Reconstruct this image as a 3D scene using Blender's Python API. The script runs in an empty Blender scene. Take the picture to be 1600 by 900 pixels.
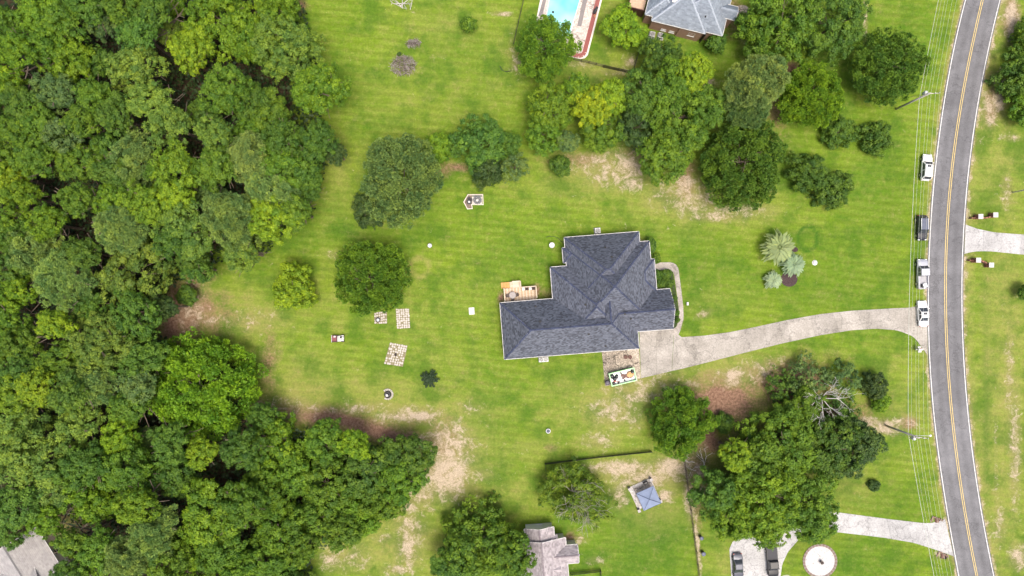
import bpy, bmesh, math, random
import numpy as np
from mathutils import Vector, Matrix
R_ = math.radians
random.seed(7)
rng = np.random.default_rng(11)
scene = bpy.context.scene
COL = scene.collection

# ------------------------------------------------------------------ camera, sky, sun, exposure
CAM_H = 130.0                     # drone height
K = 97.5 / 800.0                  # metres of ground per photograph pixel
cam_d = bpy.data.cameras.new('camera')
cam_d.sensor_width = 36.0
cam_d.lens = 24.0
cam_d.clip_end = 12000
cam = bpy.data.objects.new('camera', cam_d)
COL.objects.link(cam)
cam.location = (0, 0, CAM_H)
cam.rotation_euler = (0, 0, 0)
scene.camera = cam

SUN_EL, SUN_AZ = R_(74), R_(150)  # azimuth clockwise from +Y (top of the photo)
world = bpy.data.worlds.new('World')
scene.world = world
world.use_nodes = True
wn = world.node_tree
bg = wn.nodes['Background']
sky = wn.nodes.new('ShaderNodeTexSky')
sky.sky_type = 'NISHITA'
sky.sun_disc = False
sky.sun_elevation = SUN_EL
sky.sun_rotation = SUN_AZ
sky.air_density = 1.0
sky.dust_density = 7.0
sky.ozone_density = 0.6
wn.links.new(sky.outputs['Color'], bg.inputs['Color'])
bg.inputs['Strength'].default_value = 0.14
sun_d = bpy.data.lights.new('sun', 'SUN')
sun_d.energy = 1.8
sun_d.angle = R_(24)
sun_d.color = (1.0, 0.95, 0.87)
sun = bpy.data.objects.new('sun', sun_d)
COL.objects.link(sun)
sdir = Vector((math.sin(SUN_AZ) * math.cos(SUN_EL), math.cos(SUN_AZ) * math.cos(SUN_EL), math.sin(SUN_EL)))
sun.rotation_euler = sdir.to_track_quat('Z', 'Y').to_euler()
sun.location = sdir * 200
scene.view_settings.view_transform = 'Standard'
scene.view_settings.look = 'None'
scene.view_settings.gamma = 1.0
scene.view_settings.use_curve_mapping = False
scene.view_settings.exposure = 0.70

# ------------------------------------------------------------------ helpers
def W(x, y, h=0.0):
    """photograph pixel of something at height h -> world point"""
    f = K * (1 - h / CAM_H)
    return Vector(((x - 800) * f, (450 - y) * f, h))

def srgb(r, g, b):
    def c(v):
        v /= 255.0
        return v / 12.92 if v <= 0.04045 else ((v + 0.055) / 1.055) ** 2.4
    return (c(r), c(g), c(b))

MATS = {}
def mat(name, col, rough=0.7, var=0.15, scale=3.0, metallic=0.0, bump=0.0, col2=None, detail=5, spec=0.4, island=0.0, coat=0.0):
    if name in MATS: return MATS[name]
    m = bpy.data.materials.new(name); m.use_nodes = True
    nt = m.node_tree; b = nt.nodes['Principled BSDF']
    b.inputs['Roughness'].default_value = rough
    b.inputs['Metallic'].default_value = metallic
    b.inputs['Specular IOR Level'].default_value = spec
    b.inputs['Coat Weight'].default_value = coat
    tc = nt.nodes.new('ShaderNodeTexCoord')
    nz = nt.nodes.new('ShaderNodeTexNoise'); nz.inputs['Scale'].default_value = scale
    nz.inputs['Detail'].default_value = detail; nz.inputs['Roughness'].default_value = 0.62
    nt.links.new(tc.outputs['Object'], nz.inputs['Vector'])
    mr = nt.nodes.new('ShaderNodeMapRange')
    mr.inputs['From Min'].default_value = 0.3; mr.inputs['From Max'].default_value = 0.7
    nt.links.new(nz.outputs['Fac'], mr.inputs['Value'])
    mx = nt.nodes.new('ShaderNodeMix'); mx.data_type = 'RGBA'
    c = col
    if col2 is None:
        mx.inputs['A'].default_value = (c[0]*(1-var), c[1]*(1-var), c[2]*(1-var), 1)
        mx.inputs['B'].default_value = (min(1, c[0]*(1+var)), min(1, c[1]*(1+var)), min(1, c[2]*(1+var)), 1)
    else:
        mx.inputs['A'].default_value = (*c, 1); mx.inputs['B'].default_value = (*col2, 1)
    nt.links.new(mr.outputs['Result'], mx.inputs['Factor'])
    out = mx.outputs['Result']
    if island:
        ge = nt.nodes.new('ShaderNodeNewGeometry')
        mr2 = nt.nodes.new('ShaderNodeMapRange')
        mr2.inputs['To Min'].default_value = 1 - island; mr2.inputs['To Max'].default_value = 1 + island
        nt.links.new(ge.outputs['Random Per Island'], mr2.inputs['Value'])
        vm = nt.nodes.new('ShaderNodeVectorMath'); vm.operation = 'SCALE'
        nt.links.new(out, vm.inputs[0]); nt.links.new(mr2.outputs['Result'], vm.inputs['Scale'])
        out = vm.outputs['Vector']
    nt.links.new(out, b.inputs['Base Color'])
    if bump:
        bp = nt.nodes.new('ShaderNodeBump'); bp.inputs['Strength'].default_value = bump
        bp.inputs['Distance'].default_value = 0.05
        nt.links.new(nz.outputs['Fac'], bp.inputs['Height'])
        nt.links.new(bp.outputs['Normal'], b.inputs['Normal'])
    MATS[name] = m
    return m

class MB:
    """collects shapes and links them as ONE mesh object"""
    def __init__(s): s.v = []; s.f = []
    def add(s, vs, fs):
        n = len(s.v); s.v += [tuple(p) for p in vs]; s.f += [tuple(i + n for i in f) for f in fs]; return s
    def box(s, c, d, rz=0.0, rx=0.0, ry=0.0, taper=1.0):
        M = Matrix.Translation(Vector(c)) @ Matrix.Rotation(rz, 4, 'Z') @ Matrix.Rotation(ry, 4, 'Y') @ Matrix.Rotation(rx, 4, 'X')
        vs = []
        for z in (-.5, .5):
            t = taper if z > 0 else 1.0
            for x, y in ((-.5, -.5), (.5, -.5), (.5, .5), (-.5, .5)):
                vs.append(M @ Vector((x*d[0]*t, y*d[1]*t, z*d[2])))
        return s.add(vs, [(0,3,2,1),(4,5,6,7),(0,1,5,4),(1,2,6,5),(2,3,7,6),(3,0,4,7)])
    def tube(s, pts, r0, r1=None, n=6, cap=True):
        r1 = r0 if r1 is None else r1
        pts = [Vector(p) for p in pts]; m = len(pts); vs = []; fs = []
        for i, p in enumerate(pts):
            t = (pts[min(i+1, m-1)] - pts[max(i-1, 0)])
            t = t.normalized() if t.length > 1e-9 else Vector((0, 0, 1))
            a = t.orthogonal().normalized() if abs(t.z) < .9 else Vector((1, 0, 0)).cross(t).normalized()
            b = t.cross(a); r = r0 + (r1 - r0) * i / max(1, m-1)
            for k in range(n):
                an = 2*math.pi*k/n; vs.append(p + a*(math.cos(an)*r) + b*(math.sin(an)*r))
        for i in range(m-1):
            for k in range(n):
                fs.append((i*n+k, i*n+(k+1) % n, (i+1)*n+(k+1) % n, (i+1)*n+k))
        if cap: fs += [tuple(range(n-1, -1, -1)), tuple(range((m-1)*n, m*n))]
        return s.add(vs, fs)
    def lathe(s, prof, c=(0, 0, 0), n=16):
        vs = []; fs = []; m = len(prof)
        for r, z in prof:
            for k in range(n):
                a = 2*math.pi*k/n; vs.append((c[0]+r*math.cos(a), c[1]+r*math.sin(a), c[2]+z))
        for i in range(m-1):
            for k in range(n):
                fs.append((i*n+k, i*n+(k+1) % n, (i+1)*n+(k+1) % n, (i+1)*n+k))
        fs += [tuple(range(n-1, -1, -1)), tuple(range((m-1)*n, m*n))]
        return s.add(vs, fs)
    def prism(s, poly, z0, z1):
        poly = [(p[0], p[1]) for p in poly]
        a = sum(poly[i][0]*poly[(i+1) % len(poly)][1]-poly[(i+1) % len(poly)][0]*poly[i][1] for i in range(len(poly)))
        if a < 0: poly = poly[::-1]
        n = len(poly)
        vs = [(x, y, z0) for x, y in poly] + [(x, y, z1) for x, y in poly]
        fs = [tuple(range(n-1, -1, -1)), tuple(range(n, 2*n))] + [(i, (i+1) % n, n+(i+1) % n, n+i) for i in range(n)]
        return s.add(vs, fs)
    def quad(s, *p): return s.add(p, [tuple(range(len(p)))])
    def build(s, name, m, parent=None, smooth=False, loc=None, bevel=0.0, kind=None, label=None):
        me = bpy.data.meshes.new(name); me.from_pydata(s.v, [], s.f); me.update()
        me.materials.append(m)
        if smooth: me.polygons.foreach_set('use_smooth', [True]*len(me.polygons))
        o = bpy.data.objects.new(name, me); COL.objects.link(o)
        if parent: o.parent = parent
        if loc is not None: o.location = loc
        if bevel:
            md = o.modifiers.new('bevel', 'BEVEL'); md.width = bevel; md.segments = 2; md.limit_method = 'ANGLE'
        if kind: o['kind'] = kind
        if label: o['label'] = label
        return o

def tag(o, label, cat, group=None):
    o['label'] = label; o['category'] = cat
    if group: o['group'] = group
    return o
def thing(name, label, cat, loc=(0, 0, 0), rz=0.0, group=None):
    o = bpy.data.objects.new(name, None); COL.objects.link(o)
    o.empty_display_size = 0.3
    o.location = loc; o.rotation_euler = (0, 0, rz)
    return tag(o, label, cat, group)
def struct(o): o['kind'] = 'structure'; return o
def dup(root, loc, rz, label, group=None):
    r = root.copy(); COL.objects.link(r); r.location = loc; r.rotation_euler = (0, 0, rz); r['label'] = label
    if group: r['group'] = group
    for ch in list(root.children):
        c = ch.copy(); COL.objects.link(c); c.parent = r
        for g in ch.children:
            d = g.copy(); COL.objects.link(d); d.parent = c
    return r

# ------------------------------------------------------------------ ground with painted-in soil, straw and dry patches
def ground():
    def axis(lo, hi, st):
        f = np.arange(lo, hi + 1e-6, st)
        far = np.array([1.5, 5, 12, 30, 80, 200, 500, 1200, 2800, 6000])
        return np.concatenate([(lo - far)[::-1], f, hi + far])
    xs = axis(-108, 108, 0.5); ys = axis(-66, 66, 0.5)
    nx, ny = len(xs), len(ys)
    X, Y = np.meshgrid(xs, ys)
    X = X.ravel(); Y = Y.ravel()
    px = X / K + 800; py = 450 - Y / K
    def blobs(lst, soft=1.0):
        m = np.zeros_like(px)
        for b in lst:
            cx, cy, rx, ry, s = b[:5]; a = R_(b[5]) if len(b) > 5 else 0
            dx, dy = px - cx, py - cy
            u = (dx*math.cos(a) + dy*math.sin(a))/rx; v = (-dx*math.sin(a) + dy*math.cos(a))/ry
            m = np.maximum(m, s*np.exp(-(u*u + v*v)**1.0*0.9))
        return np.clip(m, 0, 1)
    straw = blobs([(945,250,55,16,.55),(985,262,34,26,.8),(925,268,25,12,.4),(990,285,20,14,.7),(1085,315,50,22,.65),(1072,290,20,18,.8),(1120,338,55,10,.6),
        (1190,325,26,9,.5),(625,650,40,12,.7),(655,650,28,9,1),(700,740,38,42,.95),(690,695,30,22,.75),(640,790,24,16,.7),(636,850,10,55,.8,-6),(620,890,22,10,.7),
        (520,872,26,26,.55),(745,742,34,12,.5),(560,640,28,10,.6),(505,640,60,5,.5,8),(690,740,60,24,.8,-30),(640,650,60,16,.7),(700,700,44,50,.7),(570,636,50,8,.5),(450,645,60,16,.45,8),(300,480,30,40,.55),(400,500,60,24,.35),(1000,600,80,16,.5,-14),(1170,580,80,16,.5,-12),(960,640,50,34,.5),(1090,745,20,60,.6),(1010,750,60,16,.8),(640,840,26,60,.6),(540,870,50,30,.45),(1060,300,70,40,.45),(960,270,60,26,.6),(1150,330,70,14,.5),(665,770,40,22,.7,-40),(600,840,20,8,.5),(410,635,18,10,.6),
        (1145,590,16,14,1),(1080,600,14,5,.8),(1045,605,34,10,.5),(1000,618,40,14,.6),(960,645,36,24,.6),(935,690,32,20,.5),(970,732,55,14,.9),
        (1000,742,50,10,.7),(1050,730,32,18,1),(1038,775,16,12,.8),(967,772,16,26,.65),(1076,770,10,50,.75,-6),(1090,850,4,55,.9,-6),(990,655,20,30,.4),
        (1385,667,24,12,1),(1358,660,22,10,.8),(1415,660,20,10,.6),(1200,588,40,10,.5),(1240,580,30,8,.4),
        (1560,150,13,40,.8),(1546,170,16,34,.7),(1580,30,14,38,.9),(1573,300,10,34,.55),(1582,215,16,8,.5),(1586,700,11,110,.6),(1562,820,12,40,.5),
        (1530,845,8,22,.6),(1577,590,9,90,.5),(1556,720,5,150,.3),(1592,870,18,24,.7),(785,22,16,4,.8),(808,100,12,16,.55),(800,70,8,40,.3),(690,88,20,5,.3),(1352,30,4,45,.7),
        (1110,130,14,8,.7),(965,112,30,8,.55),(985,97,11,11,.8),(905,100,30,6,.5),(1100,491,16,7,.6,-20),(1020,580,16,5,.3),(525,398,26,9,.45),
        (330,500,50,12,.35),(655,418,0.1,.1,0),(1463,812,12,4,.5),(1472,868,14,8,.6),(1160,60,8,24,.4),(820,700,40,12,.25),(900,845,20,10,.4),(905,843,9,7,.8),(930,875,20,8,.4),
        (735,640,30,18,.35),(460,630,60,14,.4,6),(675,690,40,16,.5)])
    dirt = blobs([(520,655,95,13,1,8),(600,678,80,14,1,12),(480,648,60,14,.8),(690,690,30,40,.5),(310,490,50,34,.7),(420,560,14,50,.5),(280,480,36,40,.9),(400,645,30,20,.8),(290,498,34,30,.95),(268,508,22,30,1),(320,430,24,14,.6),(300,440,14,30,.7),
        (1130,625,60,36,1),(1105,660,18,50,1),(1105,690,24,20,.9),(1240,600,60,34,.9),(1200,600,30,22,.7),(1085,765,7,55,.5,-6),(1000,240,40,10,.5),
        (1420,662,14,10,.7),(1580,25,12,34,.7),(1550,160,10,36,.6),(80,835,26,26,1),(95,800,14,10,1),(5,590,14,24,.8),(1150,25,12,24,.9),(1230,110,40,16,.8),(1110,55,30,8,.4),
        (1215,170,20,50,.5),(1070,270,18,30,.7),(690,268,24,14,.5),(715,262,22,8,.7),(470,8,8,12,.8),(900,250,40,12,.6),(840,455,5,12,.7),(855,458,14,10,.5),(783,465,5,10,.9),
        (890,840,9,8,.8),(1300,650,60,30,.7),(1090,740,10,20,.8),(860,700,10,5,.3),(560,690,20,12,.5)])
    dry = blobs([(470,620,110,40,.8),(340,490,90,40,.7),(620,640,140,34,.8),(700,720,80,70,.8),(620,840,110,60,.7),(980,620,120,40,.8),(1150,580,140,30,.8),(1010,740,80,40,.7),(1080,310,120,40,.7),(930,265,90,26,.7),(480,600,60,60,.5),(690,560,60,40,.3),(880,640,60,60,.35),(640,500,60,70,.25),(560,610,140,30,.6),(450,600,70,40,.6),(390,500,70,34,.75),(720,600,40,30,.3),(660,700,70,40,.6),(600,860,80,40,.8),(760,770,90,40,.5),
        (840,700,60,25,.4),(990,610,80,40,.7),(950,660,60,40,.7),(1150,590,120,26,.8),(930,290,120,24,.55),(1100,330,100,26,.6),(700,150,100,60,.2),
        (630,150,70,60,.25),(530,270,50,60,.4),(1570,600,36,330,.8),(1520,600,8,300,.4),(1560,280,40,90,.6),(1570,250,40,120,.5),(1590,450,30,60,.3),(1330,750,50,40,.35),(940,110,60,26,.6),(960,40,20,60,.4),(790,80,30,70,.3),
        (1410,640,40,60,.4),(1390,580,50,40,.3),(860,560,30,80,.15),(745,470,60,60,.15),(1020,790,60,40,.5),(980,160,100,40,.4),(1120,480,50,40,.2),(690,40,80,40,.3),(560,420,40,30,.4),
        (1130,880,26,30,.5),(1190,330,40,20,.5),(505,480,60,50,.3)])
    ring = np.hypot(px-655, py-418); dry = np.maximum(dry, 1.0*np.exp(-((ring-15)/4.0)**2))
    lush = blobs([(1010,830,70,60,.9),(930,870,40,24,.6),(1085,470,30,40,.3),(1290,450,140,60,.35),(1390,300,60,120,.3),(1100,430,60,60,.4),(830,400,60,40,.4),
        (600,370,90,20,.5),(540,360,30,30,.5),(1150,80,80,24,.5),(1230,250,40,50,.5),(1400,60,50,60,.25),(860,90,70,30,.3),(1420,790,50,34,.5),(1330,880,80,30,.6),
        (1380,770,30,40,.4),(1541,640,6,190,1),(1541,470,8,70,.5),(900,600,60,30,.2),(760,650,60,60,.25),(700,100,60,60,.2),(1300,120,40,60,.5)])
    ring2 = np.hypot((px-1262)/1.0, (py-373)/1.25); lush = np.maximum(lush, 1.3*np.exp(-((ring2-15)/2.6)**2)*(py < 400))
    def rd(pts, sx): a_ = np.array(pts); return np.interp(py, a_[:, 1], a_[:, 0])
    xl = rd(RL, 0); xr = rd(RR, 0); wob = 1.6*np.sin(py*.21)+1.2*np.sin(py*.077+1)
    dl = xl-px; dr_ = px-xr
    straw = np.maximum(straw, .75*np.exp(-(np.abs(dl-2.5)/(3.2+wob*.5))**2)); straw = np.maximum(straw, .62*np.exp(-(np.abs(dr_-3)/(4.5+wob))**2))
    dry = np.maximum(dry, .7*np.exp(-(np.abs(dl-4)/8)**2)); dry = np.maximum(dry, .8*np.exp(-(np.abs(dr_-6)/14)**2))
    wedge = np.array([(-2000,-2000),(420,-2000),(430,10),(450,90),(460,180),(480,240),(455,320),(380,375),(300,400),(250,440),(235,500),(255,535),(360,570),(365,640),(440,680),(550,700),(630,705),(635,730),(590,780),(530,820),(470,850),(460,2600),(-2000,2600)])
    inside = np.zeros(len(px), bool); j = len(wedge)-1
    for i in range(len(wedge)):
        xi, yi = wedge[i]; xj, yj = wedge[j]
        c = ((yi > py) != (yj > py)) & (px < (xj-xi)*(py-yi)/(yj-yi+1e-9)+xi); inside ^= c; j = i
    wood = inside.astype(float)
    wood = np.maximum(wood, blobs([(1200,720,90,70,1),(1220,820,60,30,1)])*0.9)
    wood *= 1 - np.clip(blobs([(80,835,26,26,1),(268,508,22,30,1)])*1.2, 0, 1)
    me = bpy.data.meshes.new('ground')
    V = np.stack([X, Y, np.zeros_like(X)], 1)
    idx = np.arange(nx*ny).reshape(ny, nx)
    Q = np.stack([idx[:-1,:-1], idx[:-1,1:], idx[1:,1:], idx[1:,:-1]], -1).reshape(-1, 4)
    me.vertices.add(len(V)); me.vertices.foreach_set('co', V.ravel())
    me.loops.add(Q.size); me.loops.foreach_set('vertex_index', Q.ravel())
    me.polygons.add(len(Q)); me.polygons.foreach_set('loop_start', np.arange(0, Q.size, 4))
    me.update()
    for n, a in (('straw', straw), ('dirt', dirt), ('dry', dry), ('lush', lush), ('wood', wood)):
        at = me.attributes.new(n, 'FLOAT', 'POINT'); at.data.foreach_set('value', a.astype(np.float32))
    m = bpy.data.materials.new('lawn_and_soil'); m.use_nodes = True
    nt = m.node_tree; N = nt.nodes; L = nt.links; b = N['Principled BSDF']
    b.inputs['Roughness'].default_value = 0.9; b.inputs['Specular IOR Level'].default_value = 0.15
    tc = N.new('ShaderNodeTexCoord')
    def noise(sc, det=6, ro=.6, vec=None, dist=0.0):
        n = N.new('ShaderNodeTexNoise'); n.inputs['Scale'].default_value = sc; n.inputs['Detail'].default_value = det
        n.inputs['Roughness'].default_value = ro; n.inputs['Distortion'].default_value = dist
        L.new(vec or tc.outputs['Object'], n.inputs['Vector']); return n.outputs['Fac']
    def mr(v, a, c, lo=0., hi=1.):
        n = N.new('ShaderNodeMapRange'); n.inputs['From Min'].default_value = a; n.inputs['From Max'].default_value = c
        n.inputs['To Min'].default_value = lo; n.inputs['To Max'].default_value = hi; L.new(v, n.inputs['Value']); return n.outputs['Result']
    def mth(op, a, c):
        n = N.new('ShaderNodeMath'); n.operation = op
        for i, v in enumerate((a, c)):
            if isinstance(v, (int, float)): n.inputs[i].default_value = v
            else: L.new(v, n.inputs[i])
        return n.outputs[0]
    def mix(f, a, c):
        n = N.new('ShaderNodeMix'); n.data_type = 'RGBA'
        if isinstance(f, float): n.inputs['Factor'].default_value = f
        else: L.new(f, n.inputs['Factor'])
        for k, v in (('A', a), ('B', c)):
            if isinstance(v, tuple): n.inputs[k].default_value = (*v, 1)
            else: L.new(v, n.inputs[k])
        return n.outputs['Result']
    def attr(nm):
        n = N.new('ShaderNodeAttribute'); n.attribute_name = nm; return n.outputs['Fac']
    big = noise(.07, 4); mid = noise(.35, 6, .65); fine = noise(2.2, 8, .75); vfine = noise(7.0, 3, .7)
    # mowing stripes: bands about 1.6 m wide, gently waving
    mp = N.new('ShaderNodeMapping'); mp.inputs['Rotation'].default_value = (0, 0, R_(7)); L.new(tc.outputs['Object'], mp.inputs['Vector'])
    wv = N.new('ShaderNodeTexWave'); wv.wave_type = 'BANDS'; wv.bands_direction = 'Y'; wv.inputs['Scale'].default_value = .21
    wv.inputs['Distortion'].default_value = 1.6; wv.inputs['Detail'].default_value = 2; wv.inputs['Detail Scale'].default_value = .25
    L.new(mp.outputs['Vector'], wv.inputs['Vector'])
    mp2 = N.new('ShaderNodeMapping'); mp2.inputs['Scale'].default_value = (.12, 1.6, 1); mp2.inputs['Rotation'].default_value = (0, 0, R_(6)); L.new(tc.outputs['Object'], mp2.inputs['Vector'])
    streak = noise(1.0, 5, .7, mp2.outputs['Vector'])
    g1 = GRASS_A; g2 = GRASS_B; g3 = GRASS_C
    c = mix(mr(big, .35, .65), g1, g2)
    c = mix(mth('MULTIPLY', mr(mid, .40, .62), .75), c, g3)
    stripe = mth('MULTIPLY', mth('MULTIPLY', mr(wv.outputs['Fac'], .2, .8), mr(mid, .30, .52)), .55)
    c = mix(stripe, c, tuple(v*.62 for v in GRASS_B))
    c = mix(mth('MULTIPLY', mr(streak, .45, .72), .35), c, tuple(v*1.3 for v in GRASS_C))
    c = mix(mth('MULTIPLY', attr('lush'), mr(mid, .3, .6, .55, 1.)), c, GRASS_L)
    dryf = mth('MULTIPLY', attr('dry'), mr(mid, .32, .62, .35, 1.1))
    c = mix(mth('MULTIPLY', dryf, .95), c, DRY)
    med = noise(.9, 6, .7)
    c = mix(mth('MULTIPLY', mr(med, .48, .70), .38), c, DRY)
    c = mix(mth('MULTIPLY', mr(noise(.16, 5, .65), .47, .62), .62), c, GRASS_L)
    f2 = mr(fine, .25, .75, .70, 1.30)
    dirtf = mr(mth('ADD', attr('dirt'), mth('ADD', mr(mid, .2, .8, -.35, .35), mr(fine, .2, .8, -.3, .3))), .12, .80)
    dcol = mix(mr(fine, .35, .65), DIRT_A, DIRT_B)
    c = mix(dirtf, c, dcol)
    strawf = mth('ADD', mth('MULTIPLY', attr('straw'), 1.25), mth('ADD', mr(noise(.55, 7, .7, None, .6), .25, .75, -.75, .75), mr(fine, .2, .8, -.4, .4)))
    c = mix(mth('MULTIPLY', mr(attr('straw'), .15, .75), .6), c, (.21, .165, .085))
    scol = mix(mr(vfine, .35, .65), STRAW_A, STRAW_B)
    c = mix(mr(strawf, .48, 1.1, 0, .88), c, scol)
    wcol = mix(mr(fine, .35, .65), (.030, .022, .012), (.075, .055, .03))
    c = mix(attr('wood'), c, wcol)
    vs = N.new('ShaderNodeVectorMath'); vs.operation = 'SCALE'; L.new(c, vs.inputs[0]); L.new(f2, vs.inputs['Scale'])
    vs2 = N.new('ShaderNodeVectorMath'); vs2.operation = 'SCALE'; L.new(vs.outputs['Vector'], vs2.inputs[0]); L.new(mr(vfine, .3, .7, .88, 1.12), vs2.inputs['Scale'])
    L.new(vs2.outputs['Vector'], b.inputs['Base Color'])
    bp = N.new('ShaderNodeBump'); bp.inputs['Strength'].default_value = .6; bp.inputs['Distance'].default_value = .12
    L.new(fine, bp.inputs['Height']); L.new(bp.outputs['Normal'], b.inputs['Normal'])
    me.materials.append(m)
    o = bpy.data.objects.new('ground', me); COL.objects.link(o); struct(o)

GRASS_A = (.070, .148, .008)
GRASS_B = (.132, .202, .011)
GRASS_C = (.165, .232, .026)
GRASS_L = (.042, .108, .007)
DRY = (.235, .225, .065)
DIRT_A = (.135, .072, .046); DIRT_B = (.255, .158, .108)
STRAW_A = (.275, .210, .140); STRAW_B = (.500, .420, .325)
RL = [(1508.3,0),(1490,78.8),(1476,154),(1466,220),(1460.7,269.5),(1456.4,323),(1452.8,375.5),(1451,431),(1450,486.7),(1450.8,520),(1452.8,567),(1457.8,640),(1464,687),(1470,734),(1479.7,796),(1490.6,865),(1498.4,900)]
RR = [(1562,0),(1549.4,55),(1537.7,106),(1528.5,157.7),(1519.3,216),(1512,271),(1508,323),(1505.6,375.6),(1502.8,431),(1502.2,486.7),(1503.9,531),(1505.8,568.6),(1511.9,640),(1517,687),(1522.5,734),(1531.2,790),(1540.6,840),(1552.5,900)]
ground()

# ------------------------------------------------------------------ road
def polyx(pts):
    ys = np.array([p[1] for p in pts]); xs = np.array([p[0] for p in pts])
    c = np.polyfit((ys-450)/450, xs, 5); d = np.polyder(c)
    def f(y):
        t = (y-450)/450; tc_ = max(-1.02, min(1.02, t))
        return float(np.polyval(c, tc_) + np.polyval(d, tc_)*(t-tc_))
    return f
XL = polyx([(1508.3,0),(1490,78.8),(1476,154),(1466,220),(1460.7,269.5),(1456.4,323),(1452.8,375.5),(1451,431),(1450,486.7),(1450.8,520),(1452.8,567),(1457.8,640),(1464,687),(1470,734),(1479.7,796),(1490.6,865),(1498.4,900)])
XR = polyx([(1562,0),(1549.4,55),(1537.7,106),(1528.5,157.7),(1519.3,216),(1512,271),(1508,323),(1505.6,375.6),(1502.8,431),(1502.2,486.7),(1503.9,531),(1505.8,568.6),(1511.9,640),(1517,687),(1522.5,734),(1531.2,790),(1540.6,840),(1552.5,900)])
XC = polyx([(1534.7,0),(1521,62),(1508,123),(1496.6,190.7),(1489,253),(1482.7,323),(1478.6,370),(1477,431),(1477,486.7),(1480,564),(1486.6,640),(1494,702),(1501.6,759),(1509,815),(1518.8,865),(1526.6,900)])
YS = [-3000, -1500, -800, -400] + list(range(-200, 1101, 20)) + [1300, 1700, 2400, 4000]
def ribbon(fl, fr, z0, z1=None, step=None):
    mb = MB(); 
    for i in range(len(YS)-1):
        a, b = YS[i], YS[i+1]
        p = [W(fl(a), a), W(fr(a), a), W(fr(b), b), W(fl(b), b)]
        mb.add([(q.x, q.y, z0) for q in p], [(3, 2, 1, 0)])
    return mb
def asphalt_mat():
    m = mat('asphalt', (.142, .141, .148), .92, .16, .35, bump=.2, spec=.2)
    nt = m.node_tree; N = nt.nodes; L = nt.links; b = N['Principled BSDF']
    src = b.inputs['Base Color'].links[0].from_socket
    at = N.new('ShaderNodeAttribute'); at.attribute_name = 'across'
    tc = N.new('ShaderNodeTexCoord')
    nz = N.new('ShaderNodeTexNoise'); nz.inputs['Scale'].default_value = 9; nz.inputs['Detail'].default_value = 4; L.new(tc.outputs['Object'], nz.inputs['Vector'])
    # tyre tracks polished paler, centre of lanes darker (oil)
    wv = N.new('ShaderNodeMath'); wv.operation = 'MULTIPLY'; wv.inputs[1].default_value = 2*math.pi*4; L.new(at.outputs['Fac'], wv.inputs[0])
    cs = N.new('ShaderNodeMath'); cs.operation = 'COSINE'; L.new(wv.outputs[0], cs.inputs[0])
    mr = N.new('ShaderNodeMapRange'); mr.inputs['From Min'].default_value = -1; mr.inputs['To Min'].default_value = 1.09; mr.inputs['To Max'].default_value = .93; L.new(cs.outputs[0], mr.inputs['Value'])
    mr2 = N.new('ShaderNodeMapRange'); mr2.inputs['From Min'].default_value = .3; mr2.inputs['From Max'].default_value = .7; mr2.inputs['To Min'].default_value = .82; mr2.inputs['To Max'].default_value = 1.18; L.new(nz.outputs['Fac'], mr2.inputs['Value'])
    mm = N.new('ShaderNodeMath'); mm.operation = 'MULTIPLY'; L.new(mr.outputs[0], mm.inputs[0]); L.new(mr2.outputs[0], mm.inputs[1])
    # sealed cracks, wandering, present only here and there
    n3 = N.new('ShaderNodeTexNoise'); n3.inputs['Scale'].default_value = .7; n3.inputs['Detail'].default_value = 5; L.new(tc.outputs['Object'], n3.inputs['Vector'])
    mxv = N.new('ShaderNodeMix'); mxv.data_type = 'VECTOR'; mxv.inputs['Factor'].default_value = .35; L.new(tc.outputs['Object'], mxv.inputs['A']); 
    sv = N.new('ShaderNodeVectorMath'); sv.operation = 'SCALE'; sv.inputs['Scale'].default_value = 6.0; L.new(n3.outputs['Color'], sv.inputs[0])
    av = N.new('ShaderNodeVectorMath'); av.operation = 'ADD'; L.new(tc.outputs['Object'], av.inputs[0]); L.new(sv.outputs['Vector'], av.inputs[1])
    vo = N.new('ShaderNodeTexVoronoi'); vo.feature = 'DISTANCE_TO_EDGE'; vo.inputs['Scale'].default_value = .13; L.new(av.outputs['Vector'], vo.inputs['Vector'])
    cr = N.new('ShaderNodeMapRange'); cr.inputs['From Min'].default_value = .006; cr.inputs['From Max'].default_value = .02; cr.inputs['To Min'].default_value = .78; cr.inputs['To Max'].default_value = 1; L.new(vo.outputs['Distance'], cr.inputs['Value'])
    n4 = N.new('ShaderNodeTexNoise'); n4.inputs['Scale'].default_value = .09; n4.inputs['Detail'].default_value = 4; L.new(tc.outputs['Object'], n4.inputs['Vector'])
    pr = N.new('ShaderNodeMapRange'); pr.inputs['From Min'].default_value = .35; pr.inputs['From Max'].default_value = .65; pr.inputs['To Min'].default_value = .86; pr.inputs['To Max'].default_value = 1.13; L.new(n4.outputs['Fac'], pr.inputs['Value'])
    m3 = N.new('ShaderNodeMath'); m3.operation = 'MULTIPLY'; L.new(mm.outputs[0], m3.inputs[0]); L.new(cr.outputs[0], m3.inputs[1])
    m4 = N.new('ShaderNodeMath'); m4.operation = 'MULTIPLY'; L.new(m3.outputs[0], m4.inputs[0]); L.new(pr.outputs[0], m4.inputs[1])
    v = N.new('ShaderNodeVectorMath'); v.operation = 'SCALE'; L.new(src, v.inputs[0]); L.new(m4.outputs[0], v.inputs['Scale'])
    L.new(v.outputs['Vector'], b.inputs['Base Color'])
    return m
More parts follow.
